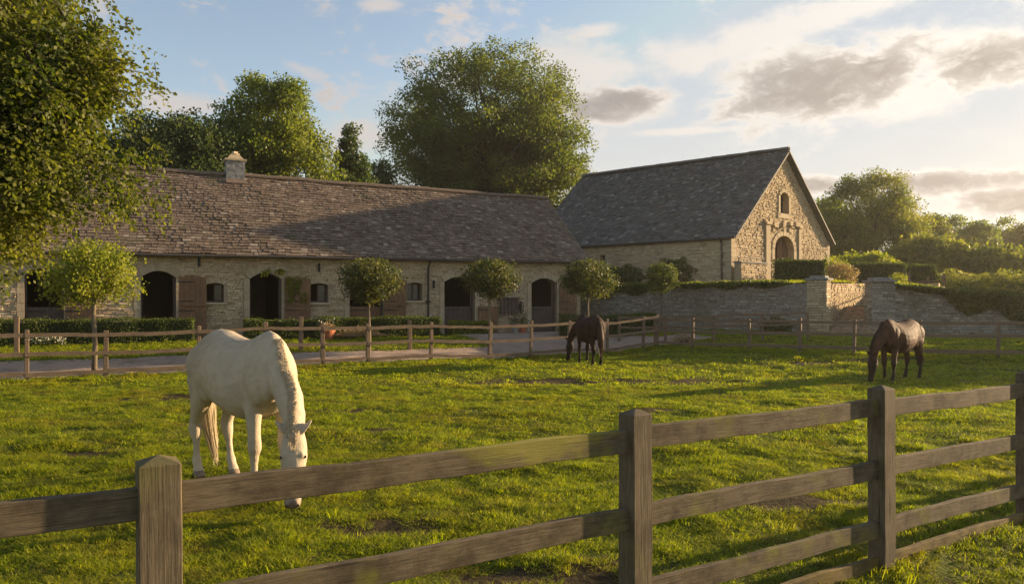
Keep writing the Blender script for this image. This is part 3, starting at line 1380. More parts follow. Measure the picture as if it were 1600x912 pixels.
def leaves(P, size, nrm=None, asp=.55, seed=0, tint=None, fold=.25, direc=None):
    """n folded diamond leaves -> verts, quads(as two tris each), tint"""
    rg = np.random.default_rng(seed)
    n = len(P)
    P = np.asarray(P, float)
    size = np.broadcast_to(np.asarray(size, float), (n,))
    a = rg.normal(size=(n, 3)) if direc is None else np.asarray(direc, float) + rg.normal(size=(n, 3)) * .45
    a /= np.linalg.norm(a, axis=1, keepdims=True) + 1e-9
    nn = rg.normal(size=(n, 3)) if nrm is None else np.asarray(nrm, float) + rg.normal(size=(n, 3)) * .75
    b = np.cross(nn, a)
    b /= np.linalg.norm(b, axis=1, keepdims=True) + 1e-9
    c = np.cross(a, b)
    s = size[:, None]
    base = P - a * s * .5
    tip = P + a * s * .5
    mid = P + a * s * .05 - c * s * fold * .4
    l = mid + b * s * asp * .5 + c * s * fold * .4
    r = mid - b * s * asp * .5 + c * s * fold * .4
    V = np.stack([base, l, tip, r], 1).reshape(-1, 3)
    i = np.arange(n) * 4
    Fc = np.concatenate([np.stack([i, i + 1, i + 2], 1), np.stack([i, i + 2, i + 3], 1)])
    t = rg.random(n) if tint is None else np.clip(tint, 0, 1)
    return V, Fc, np.concatenate([t, t])


def foliage(name, parent, mat, P, size, nrm=None, asp=.55, seed=0, tint=None, direc=None):
    V, Fc, t = leaves(P, size, nrm, asp, seed, tint, direc=direc)
    return link(name, mesh_np(name, V, Fc, t), mat, parent)


def branch_pts(a, b, rg, sagz=.0, wob=.12, n=6):
    a, b = np.array(a, float), np.array(b, float)
    L = np.linalg.norm(b - a)
    off = rg.normal(size=(n, 3)) * wob * L * .35
    out = []
    for k in range(n):
        t = k / (n - 1)
        p = a + (b - a) * t + off[k] * math.sin(math.pi * t)
        p[2] += sagz * L * math.sin(math.pi * t)
        out.append(Vector(p))
    return out


def tree(name, label, base, ht, lobes, mat, nclump=160, per=160, leaf=.25, clr=.9, trunk_r=.35, seed=1, cat='tree', group=None, nb=26, shell=.55, fork=.3, asp=.6, bark=None):
    """lobes in local coordinates (x,y,z,rx,ry,rz)"""
    rg = np.random.default_rng(seed)
    t = empty(name, base)
    tag(t, label, cat, group)
    lob = np.array(lobes, float)
    vol = (lob[:, 3] * lob[:, 4] * lob[:, 5]) ** .75
    pick = rg.choice(len(lob), nclump, p=vol / vol.sum())
    d = rg.normal(size=(nclump, 3))
    d /= np.linalg.norm(d, axis=1, keepdims=True)
    rad = shell + (1 - shell) * rg.random(nclump) ** .6
    C = lob[pick, :3] + d * rad[:, None] * lob[pick, 3:]
    C = C[C[:, 2] > ht * .08]
    m = len(C)
    cr = clr * (0.6 + .8 * rg.random(m))
    cnt = (per * (cr / clr) ** 1.5).astype(int)
    idx = np.repeat(np.arange(m), cnt)
    dd = rg.normal(size=(len(idx), 3))
    dd /= np.linalg.norm(dd, axis=1, keepdims=True)
    rr_ = rg.random(len(idx)) ** .5
    P = C[idx] + dd * (rr_ * cr[idx])[:, None] * np.array((1, 1, .72))
    ct = rg.random(m)
    tint = .3 * ct[idx] + .7 * rg.random(len(idx))
    nrm = dd + np.array((0, 0, .6))
    foliage('crown', t, mat, P, leaf * (.6 + .8 * rg.random(len(P))), nrm, asp, seed + 5, tint)
    mbk = MB()
    top = np.array((lob[:, 0].mean(), lob[:, 1].mean(), ht * .8))
    tp = branch_pts((0, 0, -.3), top, rg, 0, .05, 9)
    mbk.tube(tp, [trunk_r * (1.25 if k == 0 else 1) * (1 - k / 9.0) ** .8 + .02 for k in range(9)], 9)
    order = rg.permutation(m)[:nb]
    for j in order:
        c = C[j]
        s = np.clip(fork + .5 * rg.random() * (c[2] / ht), .1, .85)
        k = s * 8
        i0 = int(k)
        st = tp[i0].lerp(tp[min(i0 + 1, 8)], k - i0)
        r0 = trunk_r * (1 - s) * .5 + .02
        bp = branch_pts(st, c, rg, .10, .12, 6)
        mbk.tube(bp, [r0 * (1 - q / 6.5) for q in range(6)], 6)
    mbk.build('trunk', bark or M_bark, t, smooth=True)
    return t


# potted things and low flowers by the stable
pp = SP(u_of(489), -2.3, 0)
pp.z = Z(pp.x, pp.y)
pot = empty('planter', pp)
tag(pot, 'round terracotta planter with dried flowers beside the clipped hedge', 'planter')
s = MB()
s.lathe((0, 0, 0), [(.0, .0), (.18, 0), (.22, .12), (.26, .30), (.29, .31), (.29, .37), (.25, .37), (.24, .30), (0, .30)], 18)
s.build('pot', M_terra, pot, smooth=False)
rg = np.random.default_rng(3)
P = rg.normal(size=(260, 3)) * (.13, .13, .10) + (0, 0, .45)
foliage('dried_flowers', pot, ML_dry, P, .07, seed=3)
P = rg.normal(size=(30, 3)) * (.14, .14, .08) + (0, 0, .62)
foliage('white_flowers', pot, M_white, P, .06, seed=4, asp=.9)

shr = SP(u_of(535), -2.3, 0)
shr.z = Z(shr.x, shr.y)
sh = empty('low_shrub', shr, ang)
tag(sh, 'low russet shrub with papery seed heads in front of the box hedge', 'shrub')
P = rg.normal(size=(2600, 3)) * (.45, .22, .12)
P[:, 2] = np.abs(P[:, 2]) * 1.1 * (1 - np.clip((P[:, 0] / 1.1) ** 2, 0, .8)) + .05
P[:, 2] += .08
foliage('foliage', sh, ML_dry, P, .055, seed=8)
s = MB()
for k in range(24):
    x, y = rg.normal() * .4, rg.normal() * .15
    s.tube([(x * .4, y * .4, -.02), (x * .8, y * .8, .18), (x, y, .34)], .006, 4)
s.build('stem', M_stem, sh)

# leaves standing for climbing greenery and a green reflection at the third door
cp = SP(u_of(444), -.1, ZS)
cl = empty('door_greenery', cp, ang)
tag(cl, 'yellow-green leaves at the third stable door, standing for climbing greenery and a green reflection', 'climber')
P = []
for k in range(1500):
    t_ = rg.random()
    if t_ < .6:
        P.append((rg.uniform(.05, .85), -.05 - abs(rg.normal()) * .05, rg.uniform(1.35, 2.3) + rg.normal() * .05))
    else:
        a_ = rg.random() * math.pi
        P.append((-.65 + .78 * math.cos(a_ * .6), -.05 - abs(rg.normal()) * .04, 2.15 + .42 * math.sin(a_ * .8) + rg.normal() * .06))
P = np.array(P)
keepc = vnoise(P[:, 0] / .16, P[:, 2] / .3, 5) > .42
foliage('foliage', cl, ML_yel, P[keepc], .07, np.tile((0, -1, .2), (keepc.sum(), 1)), .55, 91)
s = MB()
s.tube([(.9, -.04, 0), (.92, -.05, 1.2), (.6, -.05, 2.0), (.1, -.05, 2.4), (-.4, -.05, 2.5)], [.02, .016, .012, .008, .005], 5)
s.build('stem', M_stem, cl)

# flower pots by the rack
for k, (u, lab) in enumerate(((u_of(796), 'small pot of white flowers on the yard below the dark rack'), (u_of(801) + .25, 'small pot of green leaves on the yard beside the white flower pot'))):
    p = SP(u, -.5, ZS)
    o = empty('flower_pot', p)
    tag(o, lab, 'flower pot')
    s = MB()
    s.lathe((0, 0, .0), [(0, 0), (.13, 0), (.17, .34), (.19, .34), (.19, .38), (.15, .38), (0, .33)], 14)
    s.build('pot', M_terra if k else M_slab, o)
    P = rg.normal(size=(260, 3)) * (.12, .12, .13) + (0, 0, .55)
    foliage('leaves', o, ML_hedge, P, .07, seed=30 + k)
    if k == 0:
        P = rg.normal(size=(60, 3)) * (.13, .13, .10) + (0, 0, .66)
        foliage('flowers', o, M_white, P, .06, seed=34, asp=.9)

# ------------------------------------------------------------------ hedges


def hedge(label, A, U, L, D, H, mat, seed=1, leaf=.05, dens=900, rough=.05, name='hedge', top_tufts=True, group=None, zb=None, cat='hedge'):
    """clipped hedge along U from A (2D)"""
    rg = np.random.default_rng(seed)
    U = np.array(U, float)
    U /= np.linalg.norm(U)
    W = np.array((-U[1], U[0]))
    A = np.array(A, float)
    z0 = zb if zb is not None else Z(*(A + U * L / 2))
    t = empty(name, (A[0], A[1], z0), math.atan2(U[1], U[0]))
    tag(t, label, cat, group)
    s = MB()
    s.box((.08, .08, -.3), (L - .16, 0, 0), (0, D - .16, 0), (0, 0, H + .2), .3)
    s.build('inner_twigs', M_core, t)
    areas = [('f', L * H), ('b', L * H * .4), ('t', L * D), ('l', D * H), ('r', D * H)]
    Ps, Ns = [], []
    for k, ar in areas:
        n = int(ar * dens)
        a, b = rg.random(n), rg.random(n)
        dj = np.abs(rg.normal(size=n)) * rough
        wob = .035 * np.sin(a * L * 2.1 + 1.3) + .03 * np.sin(a * L * 5.3) + .02 * np.sin(b * 9)
        if k == 'f':
            P = np.stack([a * L, -wob + dj - .02, b * H], 1); Nn = (0, -1, .2)
        elif k == 'b':
            P = np.stack([a * L, D - dj, b * H], 1); Nn = (0, 1, .2)
        elif k == 't':
            P = np.stack([a * L, b * D, H + wob * .7 - dj + (rg.random(n) < .06) * rg.random(n) * .10 * top_tufts], 1); Nn = (0, 0, 1)
        elif k == 'l':
            P = np.stack([dj, a * D, b * H], 1); Nn = (-1, 0, .2)
        else:
            P = np.stack([L - dj, a * D, b * H], 1); Nn = (1, 0, .2)
        Ps.append(P)
        Ns.append(np.tile(Nn, (n, 1)))
    P, Nn = np.concatenate(Ps), np.concatenate(Ns)
    # follow the terrain
    wx = A[0] + U[0] * P[:, 0] + W[0] * P[:, 1]
    wy = A[1] + U[1] * P[:, 0] + W[1] * P[:, 1]
    if zb is None:
        P[:, 2] += zg(wx, wy) - z0
    foliage('foliage', t, mat, P, leaf * (.6 + .8 * rg.random(len(P))), Nn, .6, seed + 1)
    return t


def shedge(label, pa, pb, q0, D, H, mat, seed, **kw):
    ua, ub = u_of(pa), u_of(pb)
    A = SO + SU * ua + SV * q0
    return hedge(label, A, SU, ub - ua, D, H, mat, seed, **kw)


shedge('long clipped box hedge before the left end of the stable, behind white flowers', -160, 296, -2.1, .75, .80, ML_hedge, 2, dens=1100)
shedge('clipped box hedge below the third arched door, left of the terracotta planter', 372, 482, -1.9, .7, .72, ML_hedge, 3, dens=1300)
shedge('clipped box hedge behind the russet shrub and the second round-headed tree', 486, 664, -1.9, .7, .78, ML_hedge, 4, dens=1200)
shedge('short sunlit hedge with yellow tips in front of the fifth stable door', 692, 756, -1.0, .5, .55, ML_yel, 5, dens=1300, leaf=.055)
hedge('long low green hedge at the terrace wall foot, behind the dark brown horse', (2.2, 30.7), (.90, .30), 4.4, .8, .88, ML_hedge, 6, leaf=.07, dens=800)
# small plants in front of the first hedge
for k, (px0, lab) in enumerate(((67, 'small white flowering plant at the hedge foot, leftmost of three'), (83, 'small white flowering plant at the hedge foot, between two others'), (102, 'small white flowering plant at the hedge foot, nearest the first round tree'))):
    p = SP(u_of(px0), -2.4, 0)
    p.z = Z(p.x, p.y)
    o = empty('flowering_plant', p)
    tag(o, lab, 'plant', 'white flowering plants at the foot of the hedge')
    P = rg.normal(size=(160, 3)) * (.12, .08, .08) + (0, 0, .12)
    foliage('leaves', o, ML_hedge, P, .06, seed=60 + k)
    P = rg.normal(size=(60, 3)) * (.12, .08, .07) + (0, -.06, .22)
    foliage('flowers', o, M_white, P, .05, seed=70 + k, asp=.9)

# ------------------------------------------------------------------ barn
BC = np.array((10.81, 36.34))
BU = np.array((-.773, .635))             # back along the ridge
BG = np.array((.761, .649))              # across the gable
BGW = 10.0
BL = 12.35
ZB = 2.95
ZE, ZE2, ZA = 5.36, 5.55, 10.14
barn = empty('barn', (BC[0], BC[1], ZB))
tag(barn, 'tall stone barn with steep dark slate roof and arched doorway in its sunlit gable', 'barn')
BIN = Matrix.Translation(-Vector((BC[0], BC[1], ZB)))


def bkid(o):
    o.parent = barn
    o.matrix_parent_inverse = BIN
    return o


def BP(g, l, z):
    p = BC + BG * g + BU * l
    return Vector((p[0], p[1], z))


BN_side = np.array((-.635, -.773))
BN_gab = -np.array((-BG[1], BG[0]))
if BN_gab @ BU > 0:
    BN_gab = -BN_gab


def g_of(px):
    rho = (px - 800) / F
    return (rho * BC[1] - BC[0]) / (BG[0] - rho * BG[1])


def rake(g):
    h = BGW / 2
    return (ZE + (ZA - ZE) * g / h if g < h else ZA + (ZE2 - ZA) * (g - h) / h) - .10


dg0, dg1 = g_of(1209.5), g_of(1239.5)
wg0, wg1 = g_of(1217.5), g_of(1231)
DZ, DR = 4.85, .72
gops = [(dg0, dg1, ZB - .2, DZ, DR), (wg0, wg1, 6.75, 7.68, .22)]
mb = MB()
wall_core(mb, BC, BG, BN_gab, BGW, ZB - .8, rake, gops, .5)
bkid(mb.build('gable_wall', M_mort))
mb = MB()
sops = []
l_of = lambda px: (BC[0] - (px - 800) / F * BC[1]) / ((px - 800) / F * BU[1] - BU[0])
sl0, sl1 = l_of(945), l_of(938)
sops = [(sl0, sl1, 4.35, 4.62, 0)]
wall_core(mb, BC, BU, BN_side, BL, ZB - 1.2, lambda u: ZE - .02, [(sl0, sl1, 4.3, 4.62, 0)], .5, .5)
mb.box(BP(0, BL, ZB - .8), v3(BG * BGW, 0), v3(BU * .4, 0), (0, 0, 2.3))
mb.prism([BP(.1, BL, ZE - .15), BP(BGW / 2, BL, ZA - .2), BP(BGW - .1, BL, ZE2 - .15)], v3(BU * .4, 0))
mb.box(BP(BGW - .5, .5, ZB - .8), v3(BG * .5, 0), v3(BU * BL, 0), (0, 0, ZE2 - ZB + .7))
bkid(mb.build('side_wall', M_mort))
mb = MB()
stonework(mb, BC, BG, BN_gab, BGW - .28, ZB - .3, lambda g: rake(g) - .06, [rect_hole(dg0, dg1, -1, DZ, DR, .30), rect_hole(wg0, wg1, 6.75, 7.68, .22, .16)],
          (.06, .11), (.09, .25), (.005, .055), .010, .28, 41, bias=.08)
s1 = bkid(mb.build('stonework', M_lime))
s1['kind'] = 'stuff'
mb = MB()
stonework(mb, BC, BU, BN_side, BL, ZB - 1.0, lambda u: ZE - .25, [rect_hole(sl0, sl1, 4.35, 4.62, 0, .05)], (.065, .11), (.14, .4), (.003, .028), .009, .28, 43)
s1 = bkid(mb.build('stonework', M_lime))
s1['kind'] = 'stuff'
# quoins, one by one
rr = random.Random(12)
for (g, l, dirs, zt_) in ((0, 0, (BG, BU), ZE - .3), (BGW, 0, (-BG, BU), ZE2 - .25)):
    z = ZB - .5
    k = 0
    while z < zt_:
        h = rr.uniform(.22, .30)
        a, b = (.42, .26) if k % 2 else (.26, .42)
        mb = MB()
        c = BP(g, l, z) - v3(dirs[0] * .05, 0) - v3(dirs[1] * .05, 0)
        mb.box((0, 0, .006), v3(dirs[0] * (a + .05), 0), v3(dirs[1] * (b + .05), 0), (0, 0, h - .012), rr.uniform(.2, .9))
        o = bkid(mb.build('quoin', M_dress))
        o.location = c
        z += h
        k += 1
# door surround
mb = MB()
voussoirs(mb, BC, BG, BN_gab, dg0, dg1, DZ, DR, .26, 11, .06, 77)
for s, e in ((dg0 - .26, 1), (dg1, 1)):
    z = ZB - .3
    while z < DZ - .02:
        h = min(.36, DZ - z)
        mb.box(v3(BC + BG * s - BN_gab * .02, z + .005), v3(BG * .26, 0), v3(BN_gab * .075, 0), (0, 0, h - .01), rr.uniform(.3, .9))
        z += h
o = bkid(mb.build('door_surround', M_dress))
# pilasters and broken cornice
for s, w in ((dg0 - .95, .42), (dg1 + .42, .28)):
    mb = MB()
    mb.box(v3(BC + BG * s - BN_gab * .02, ZB - .3), v3(BG * w, 0), v3(BN_gab * .13, 0), (0, 0, 6.05 - ZB + .3), .5)
    mb.box(v3(BC + BG * (s - .06), 6.05), v3(BG * (w + .12), 0), v3(BN_gab * .19, 0), (0, 0, .14), .6)
    bevel(bkid(mb.build('pilaster', M_dress)), .015)
mb = MB()
g = dg0 - 1.05
while g < dg1 + .75:
    w = rr.uniform(.16, .42)
    h = rr.uniform(.10, .30)
    d = rr.uniform(.08, .24)
    mb.box(v3(BC + BG * g - BN_gab * .02, 6.06 + rr.uniform(-.12, .08)), v3(BG * w, 0), v3(BN_gab * d, 0), (0, 0, h), rr.uniform(.1, .7))
    if rr.random() < .6:
        mb.box(v3(BC + BG * (g + .05) - BN_gab * .02, 5.75 + rr.uniform(-.05, .1)), v3(BG * w * .7, 0), v3(BN_gab * d * .6, 0), (0, 0, .2), rr.uniform(.1, .6))
    g += w * .92
bevel(bkid(mb.build('broken_cornice', M_lime)), .02)
# window surround
mb = MB()
for (a, b, z0, z1) in ((wg0 - .17, wg0, 6.62, 7.68), (wg1, wg1 + .17, 6.62, 7.68), (wg0 - .22, wg1 + .22, 6.50, 6.75)):
    mb.box(v3(BC + BG * a - BN_gab * .02, z0), v3(BG * (b - a), 0), v3(BN_gab * .10, 0), (0, 0, z1 - z0), .8)
voussoirs(mb, BC, BG, BN_gab, wg0, wg1, 7.68, .22, .17, 5, .08, 78)
bw = bkid(mb.build('window', M_dress))
mb = MB()
mb.box(v3(BC + BG * wg0 - BN_gab * .30, 6.75), v3(BG * (wg1 - wg0), 0), v3(-BN_gab * .02, 0), (0, 0, 1.2))
o = mb.build('pane', M_glass); o.parent = bw
mb = MB()
mb.box(v3(BC + BG * ((wg0 + wg1) / 2 - .03) - BN_gab * .25, 6.75), v3(BG * .06, 0), v3(-BN_gab * .04, 0), (0, 0, 1.13))
o = mb.build('mullion', M_dress); o.parent = bw
# barn door leaf, half open: right half shut
mb = MB()
dm = (dg0 + dg1) / 2 - .05
mb.box(v3(BC + BG * dm - BN_gab * .36, ZB), v3(BG * (dg1 - dm), 0), v3(-BN_gab * .03, 0), (0, 0, 2.6))
bd = bkid(mb.build('door', M_doord))
for k in range(6):
    w = (dg1 - dm) / 6
    mb = MB()
    mb.box((0, 0, 0), v3(BG * (w - .012), 0), v3(BN_gab * (.03 + .006 * (k % 2)), 0), (0, 0, 2.6))
    o = mb.build('plank', M_door)
    o.location = v3(BC + BG * (dm + k * w + .006) - BN_gab * .355, ZB)
    o.parent = bd
mb = MB()
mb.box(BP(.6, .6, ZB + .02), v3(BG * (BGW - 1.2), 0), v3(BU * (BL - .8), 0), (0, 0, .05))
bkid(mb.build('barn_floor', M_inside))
# roof
OV = .30
EV = .2
hv = BGW / 2


def roof_side(sgn):
    ze = ZE if sgn > 0 else ZE2
    g0 = 0 if sgn > 0 else BGW
    gd = BG * sgn
    sl = Vector((gd[0] * hv, gd[1] * hv, ZA - ze))
    E = BP(g0, 0, ze) - sl.normalized() * EV * 1.2 - v3(BU * OV, 0)
    Lv = sl.length + EV * 1.2
    return E, v3(BU, 0), sl.normalized(), Lv


RBL = BL + .4 + OV + .25
mb = MB()
E, du, dv, Lv = roof_side(1)
n1_ = du.cross(dv).normalized()
if n1_.z < 0:
    n1_ = -n1_
mb.box(E - n1_ * .10, du * RBL, dv * Lv, n1_ * .09, .4)
E2, du2, dv2, Lv2 = roof_side(-1)
n2_ = du2.cross(dv2).normalized()
if n2_.z < 0:
    n2_ = -n2_
mb.box(E2 - n2_ * .10, du2 * RBL, dv2 * (Lv2 - .002), n2_ * .09, .4)
broof = bkid(mb.build('roof', M_slateb))
mb = MB()
sg2 = lambda a, v: .02 * math.sin(a * .8) * math.sin(math.pi * min(1, v / Lv)) + .008 * math.sin(a * 3.1 + v * 2)
slates(mb, E, du, dv, RBL, Lv, n1_, .17, (.18, .34), 61, sg2)
o = mb.build('slate_course', M_slateb); o.parent = broof; o['kind'] = 'stuff'
mb = MB()
slates(mb, E2 + n2_ * .0, du2, dv2, RBL, Lv2, n2_, .25, (.3, .5), 62)
o = mb.build('slate_course', M_slateb); o.parent = broof; o['kind'] = 'stuff'
rt2 = rt_me.copy()
rt2.materials.clear()
rt2.materials.append(M_slateb)
angb = math.atan2(BU[1], BU[0])
for k in range(int(RBL / .44)):
    p = BP(hv, -OV + .22 + k * .44, ZA + .09)
    o = link('ridge_tile', rt2, None)
    o.location = p + Vector((0, 0, rr.uniform(-.01, .01)))
    o.rotation_euler = (0, rr.uniform(-.02, .02), angb)
    o.parent = broof
# verge boards
for (EE, dvv, LL, nn_) in ((E, dv, Lv, n1_), (E2, dv2, Lv2, n2_)):
    mb = MB()
    mb.box(EE - v3(BU * .03, 0) - nn_ * .10, v3(BU * .035, 0), dvv * LL, nn_ * .08, .6)
    bkid(mb.build('verge_board', M_slateb))
mb = MB()
mb.tube([E + Vector((0, 0, -.04)), E + du * RBL + Vector((0, 0, -.04))], .05, 8)
bkid(mb.build('gutter', M_lead))
mb = MB()
p0 = BP(0, .45, 0) + v3(BN_side * .08, 0)
mb.tube([(p0.x + BN_side[0] * .22, p0.y + BN_side[1] * .22, ZE - .16), (p0.x, p0.y, ZE - .45), (p0.x, p0.y, ZB - .2)], .045, 8)
bkid(mb.build('downpipe', M_lead))
mb = MB()
mb.box(v3(BC + BU * sl0 - BN_side * .25, 4.3), v3(BU * (sl1 - sl0), 0), v3(-BN_side * .02, 0), (0, 0, .32))
bkid(mb.build('window', M_glass))

# low wall in front of the barn gable
lw = empty('low_garden_wall', (BC[0] - .1, BC[1] - 1.5, ZB))
tag(lw, 'low sunlit rubble wall with a handrail in front of the barn gable', 'wall')
LWO = BC + np.array((.2, -.9))
mb = MB()
wall_core(mb, LWO, BG, BN_gab, 2.35, ZB - .6, lambda u: ZB + .95, [], .35)
a_ = mb.build('wall_core', M_mort)
mb2 = MB()
stonework(mb2, LWO, BG, BN_gab, 2.35, ZB - .3, lambda u: ZB + .92, [], (.08, .14), (.12, .3), (.01, .04), .012, 0, 90)
b_ = mb2.build('stonework', M_lime)
b_['kind'] = 'stuff'
mb3 = MB()
mb3.box(v3(LWO + BN_gab * .06 - BG * .05, ZB + .952), v3(BG * 2.45, 0), v3(-BN_gab * .47, 0), (0, 0, .07))
c_ = mb3.build('coping', M_slab)
mb4 = MB()
for u in (.1, 1.2, 2.3):
    p = LWO + BG * u - BN_gab * .17
    mb4.tube([(p[0], p[1], ZB + 1.0), (p[0], p[1], ZB + 1.22)], .02, 6)
p, q = LWO + BG * .0 - BN_gab * .17, LWO + BG * 2.45 - BN_gab * .17
mb4.tube([(p[0], p[1], ZB + 1.22), (q[0], q[1], ZB + 1.22)], .025, 6)
d_ = mb4.build('handrail', M_iron)
LWI = Matrix.Translation(-lw.location)
for o in (a_, b_, c_, d_):
    o.parent = lw
    o.matrix_parent_inverse = LWI

# ------------------------------------------------------------------ terrace walls, piers and steps


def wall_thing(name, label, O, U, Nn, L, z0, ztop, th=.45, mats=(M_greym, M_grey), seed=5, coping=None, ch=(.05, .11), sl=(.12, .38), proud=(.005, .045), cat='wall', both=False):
    t = empty(name, (O[0], O[1], z0))
    tag(t, label, cat)
    inv = Matrix.Translation(-t.location)
    parts = []
    mb = MB()
    wall_core(mb, O, U, Nn, L, z0 - .4, ztop, [], th)
    parts.append(mb.build('wall_core', mats[0]))
    mb = MB()
    stonework(mb, O, U, Nn, L, z0 - .2, ztop, [], ch, sl, proud, .012, 0, seed)
    o = mb.build('stonework', mats[1])
    o['kind'] = 'stuff'
    parts.append(o)
    if coping:
        u = 0
        r_ = random.Random(seed)
        while u < L - .05:
            w = min(r_.uniform(.35, .7), L - u)
            mb = MB()
            z = ztop(u + w / 2)
            a = O + np.array(Nn) * .05 + np.array(U) * (u + .006)
            mb.box((0, 0, 0), v3(np.array(U) * (w - .012), ztop(u + w) - ztop(u)), v3(-np.array(Nn) * (th + .1), 0), (0, 0, coping + r_.uniform(-.01, .01)))
            o = mb.build('coping_slab', M_slab)
            o.location = v3(a, ztop(u) + .003)
            parts.append(o)
            u += w
    for o in parts:
        m = o.matrix_world.copy()
        o.parent = t
        o.matrix_parent_inverse = inv
    return t


def tl_top(u):
    return 2.74 + .012 * math.sin(u * 1.7) + .008 * math.sin(u * 5)


T_N = -TN
wall_thing('terrace_wall', 'long grey rubble retaining wall with a grassy top, below the barn', TO + TU * .75, TU, T_N, 12.8, .5, tl_top, .5, seed=101)


def pier(label, C0, U, Nn, w, dpt, z0, z1, seed, lit=True):
    """C0: front-left corner; U right direction; Nn outward"""
    t = empty('gate_pier', (C0[0], C0[1], z0))
    tag(t, label, 'gate pier', 'stone piers either side of the terrace steps')
    inv = Matrix.Translation(-t.location)
    U, Nn = np.array(U), np.array(Nn)
    mb = MB()
    mb.box(v3(C0, z0 - .4), v3(U * w, 0), v3(-Nn * dpt, 0), (0, 0, z1 - z0 + .4))
    parts = [mb.build('pier_core', M_greym)]
    mb = MB()
    stonework(mb, C0, U, Nn, w + .02, z0 - .2, lambda u: z1 - .01, [], (.08, .13), (.2, .5), (.01, .035), .01, -.02, seed)
    stonework(mb, C0 + U * w, -Nn, U, dpt + .02, z0 - .2, lambda u: z1 - .01, [], (.08, .13), (.2, .5), (.01, .035), .01, -.02, seed + 1)
    stonework(mb, C0 - Nn * dpt, Nn, -U, dpt + .02, z0 - .2, lambda u: z1 - .01, [], (.08, .13), (.2, .5), (.01, .035), .01, -.02, seed + 2)
    o = mb.build('stonework', M_lime if lit else M_grey)  # warm stone for the sunlit pier, grey for the shaded: light put into colour
    o['kind'] = 'stuff'
    parts.append(o)
    for (e, za, zb_) in ((.09, z1 + .002, z1 + .09), (-.06, z1 + .093, z1 + .19)):
        mb = MB()
        mb.box(v3(C0 - U * e + Nn * e, za), v3(U * (w + 2 * e), 0), v3(-Nn * (dpt + 2 * e), 0), (0, 0, zb_ - za))
        parts.append(bevel(mb.build('capstone', M_slab), .015))
    for o in parts:
        o.parent = t
        o.matrix_parent_inverse = inv
    return t


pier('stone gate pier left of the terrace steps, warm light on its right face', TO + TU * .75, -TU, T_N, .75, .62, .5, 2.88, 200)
RU = np.array((.9987, -.05))
RN = np.array((-.05, -.9987))
P2 = np.array((14.42, 29.44))
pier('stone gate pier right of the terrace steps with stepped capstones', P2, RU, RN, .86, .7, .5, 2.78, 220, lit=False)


def tr_top(u):
    return float(z_rwall(15.28 + u)) - .02 + .012 * math.sin(u * 2.3)


wall_thing('boundary_wall', 'grey retaining wall hung with ivy, right of the gate piers', P2 + RU * .86, RU, RN, 11.5, .5, tr_top, .5, seed=131)
# passage side wall, lit by the sun
SIDE_O = TO + TN * .60
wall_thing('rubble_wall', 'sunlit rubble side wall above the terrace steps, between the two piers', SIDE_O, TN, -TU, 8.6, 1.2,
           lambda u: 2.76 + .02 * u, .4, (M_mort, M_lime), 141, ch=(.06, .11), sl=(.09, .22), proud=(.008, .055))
wall_thing('rubble_wall', 'rubble wall closing the far end of the stepped passage', SIDE_O + TN * 8.0, -TU, -TN, 2.6, 1.4, lambda u: 2.9, .4, (M_mort, M_lime), 151)
# steps
st = empty('stone_steps', (TO[0] + .9, TO[1], .6))
tag(st, 'worn brown stone steps climbing between the two gate piers', 'steps')
inv = Matrix.Translation(-st.location)
W_ = 1.82
for k in range(7):
    mb = MB()
    a = TO + TN * (.05 + k * .42) - TU * .02
    mb.box((0, 0, 0), v3(-TU * W_, 0), v3(TN * .5, 0), (0, 0, .16))
    o = bevel(mb.build('step', M_step), .015)
    o.location = v3(a, .66 + k * .163)
    o.rotation_euler = (0, 0, rr.uniform(-.01, .01))
    o.parent = st
    o.matrix_parent_inverse = inv
mb = MB()
for k in range(7):
    a = TO + TN * (.10 + k * .42) - TU * .02
    mb.box(v3(a, .3), v3(-TU * (W_ - .01), 0), v3(TN * .46, 0), (0, 0, .355 + k * .163))
o = mb.build('step_footing', M_step)
o.parent = st
o.matrix_parent_inverse = inv
# upper landing of turf
mb = MB()
a = TO + TN * 3.0 - TU * .02
mb.box(v3(a, 1.2), v3(-TU * 2.4, 0), v3(TN * 6, 0), (0, 0, .62))
o = mb.build('passage_floor', M_ground)
tag(o, kind='structure')


# ivy on the right wall: leaves spilling from the top
def ivy(name, label, O, U, Nn, L, topf, reach, n, mat, seed, leaf=.09, cat='ivy', thick=.16):
    rg = np.random.default_rng(seed)
    t = empty(name, (O[0], O[1], topf(0)))
    tag(t, label, cat)
    u = rg.random(n) * L
    rc = np.array([reach(x) for x in u])
    dz = rg.random(n) ** 1.25 * rc
    out = np.abs(rg.normal(size=n)) * thick * (.4 + .6 * (1 - dz / (rc + .01))) + .03
    tz = np.array([topf(x) for x in u])
    P = np.stack([O[0] + U[0] * u + Nn[0] * out, O[1] + U[1] * u + Nn[1] * out, tz + .10 - dz], 1)
    k = rg.random(n) < .25
    back = rg.random(n) * .5
    P[k, 0] -= Nn[0] * back[k]
    P[k, 1] -= Nn[1] * back[k]
    P[k, 2] = tz[k] + .04 + rg.random(k.sum()) * .12
    P -= np.array(t.location)
    foliage('foliage', t, mat, P, leaf * (.6 + .8 * rg.random(n)), np.tile((Nn[0], Nn[1], .3), (n, 1)), .8, seed)
    s = MB()
    for j in range(10):
        x = rg.random() * L
        p = np.array((O[0] + U[0] * x + Nn[0] * .05, O[1] + U[1] * x + Nn[1] * .05, topf(x))) - np.array(t.location)
        s.tube([p, p + (.1, 0, -reach(x) * .5), p + (-.05, 0, -reach(x) * .95)], .012, 4)
    s.build('stem', M_bark, t)
    return t


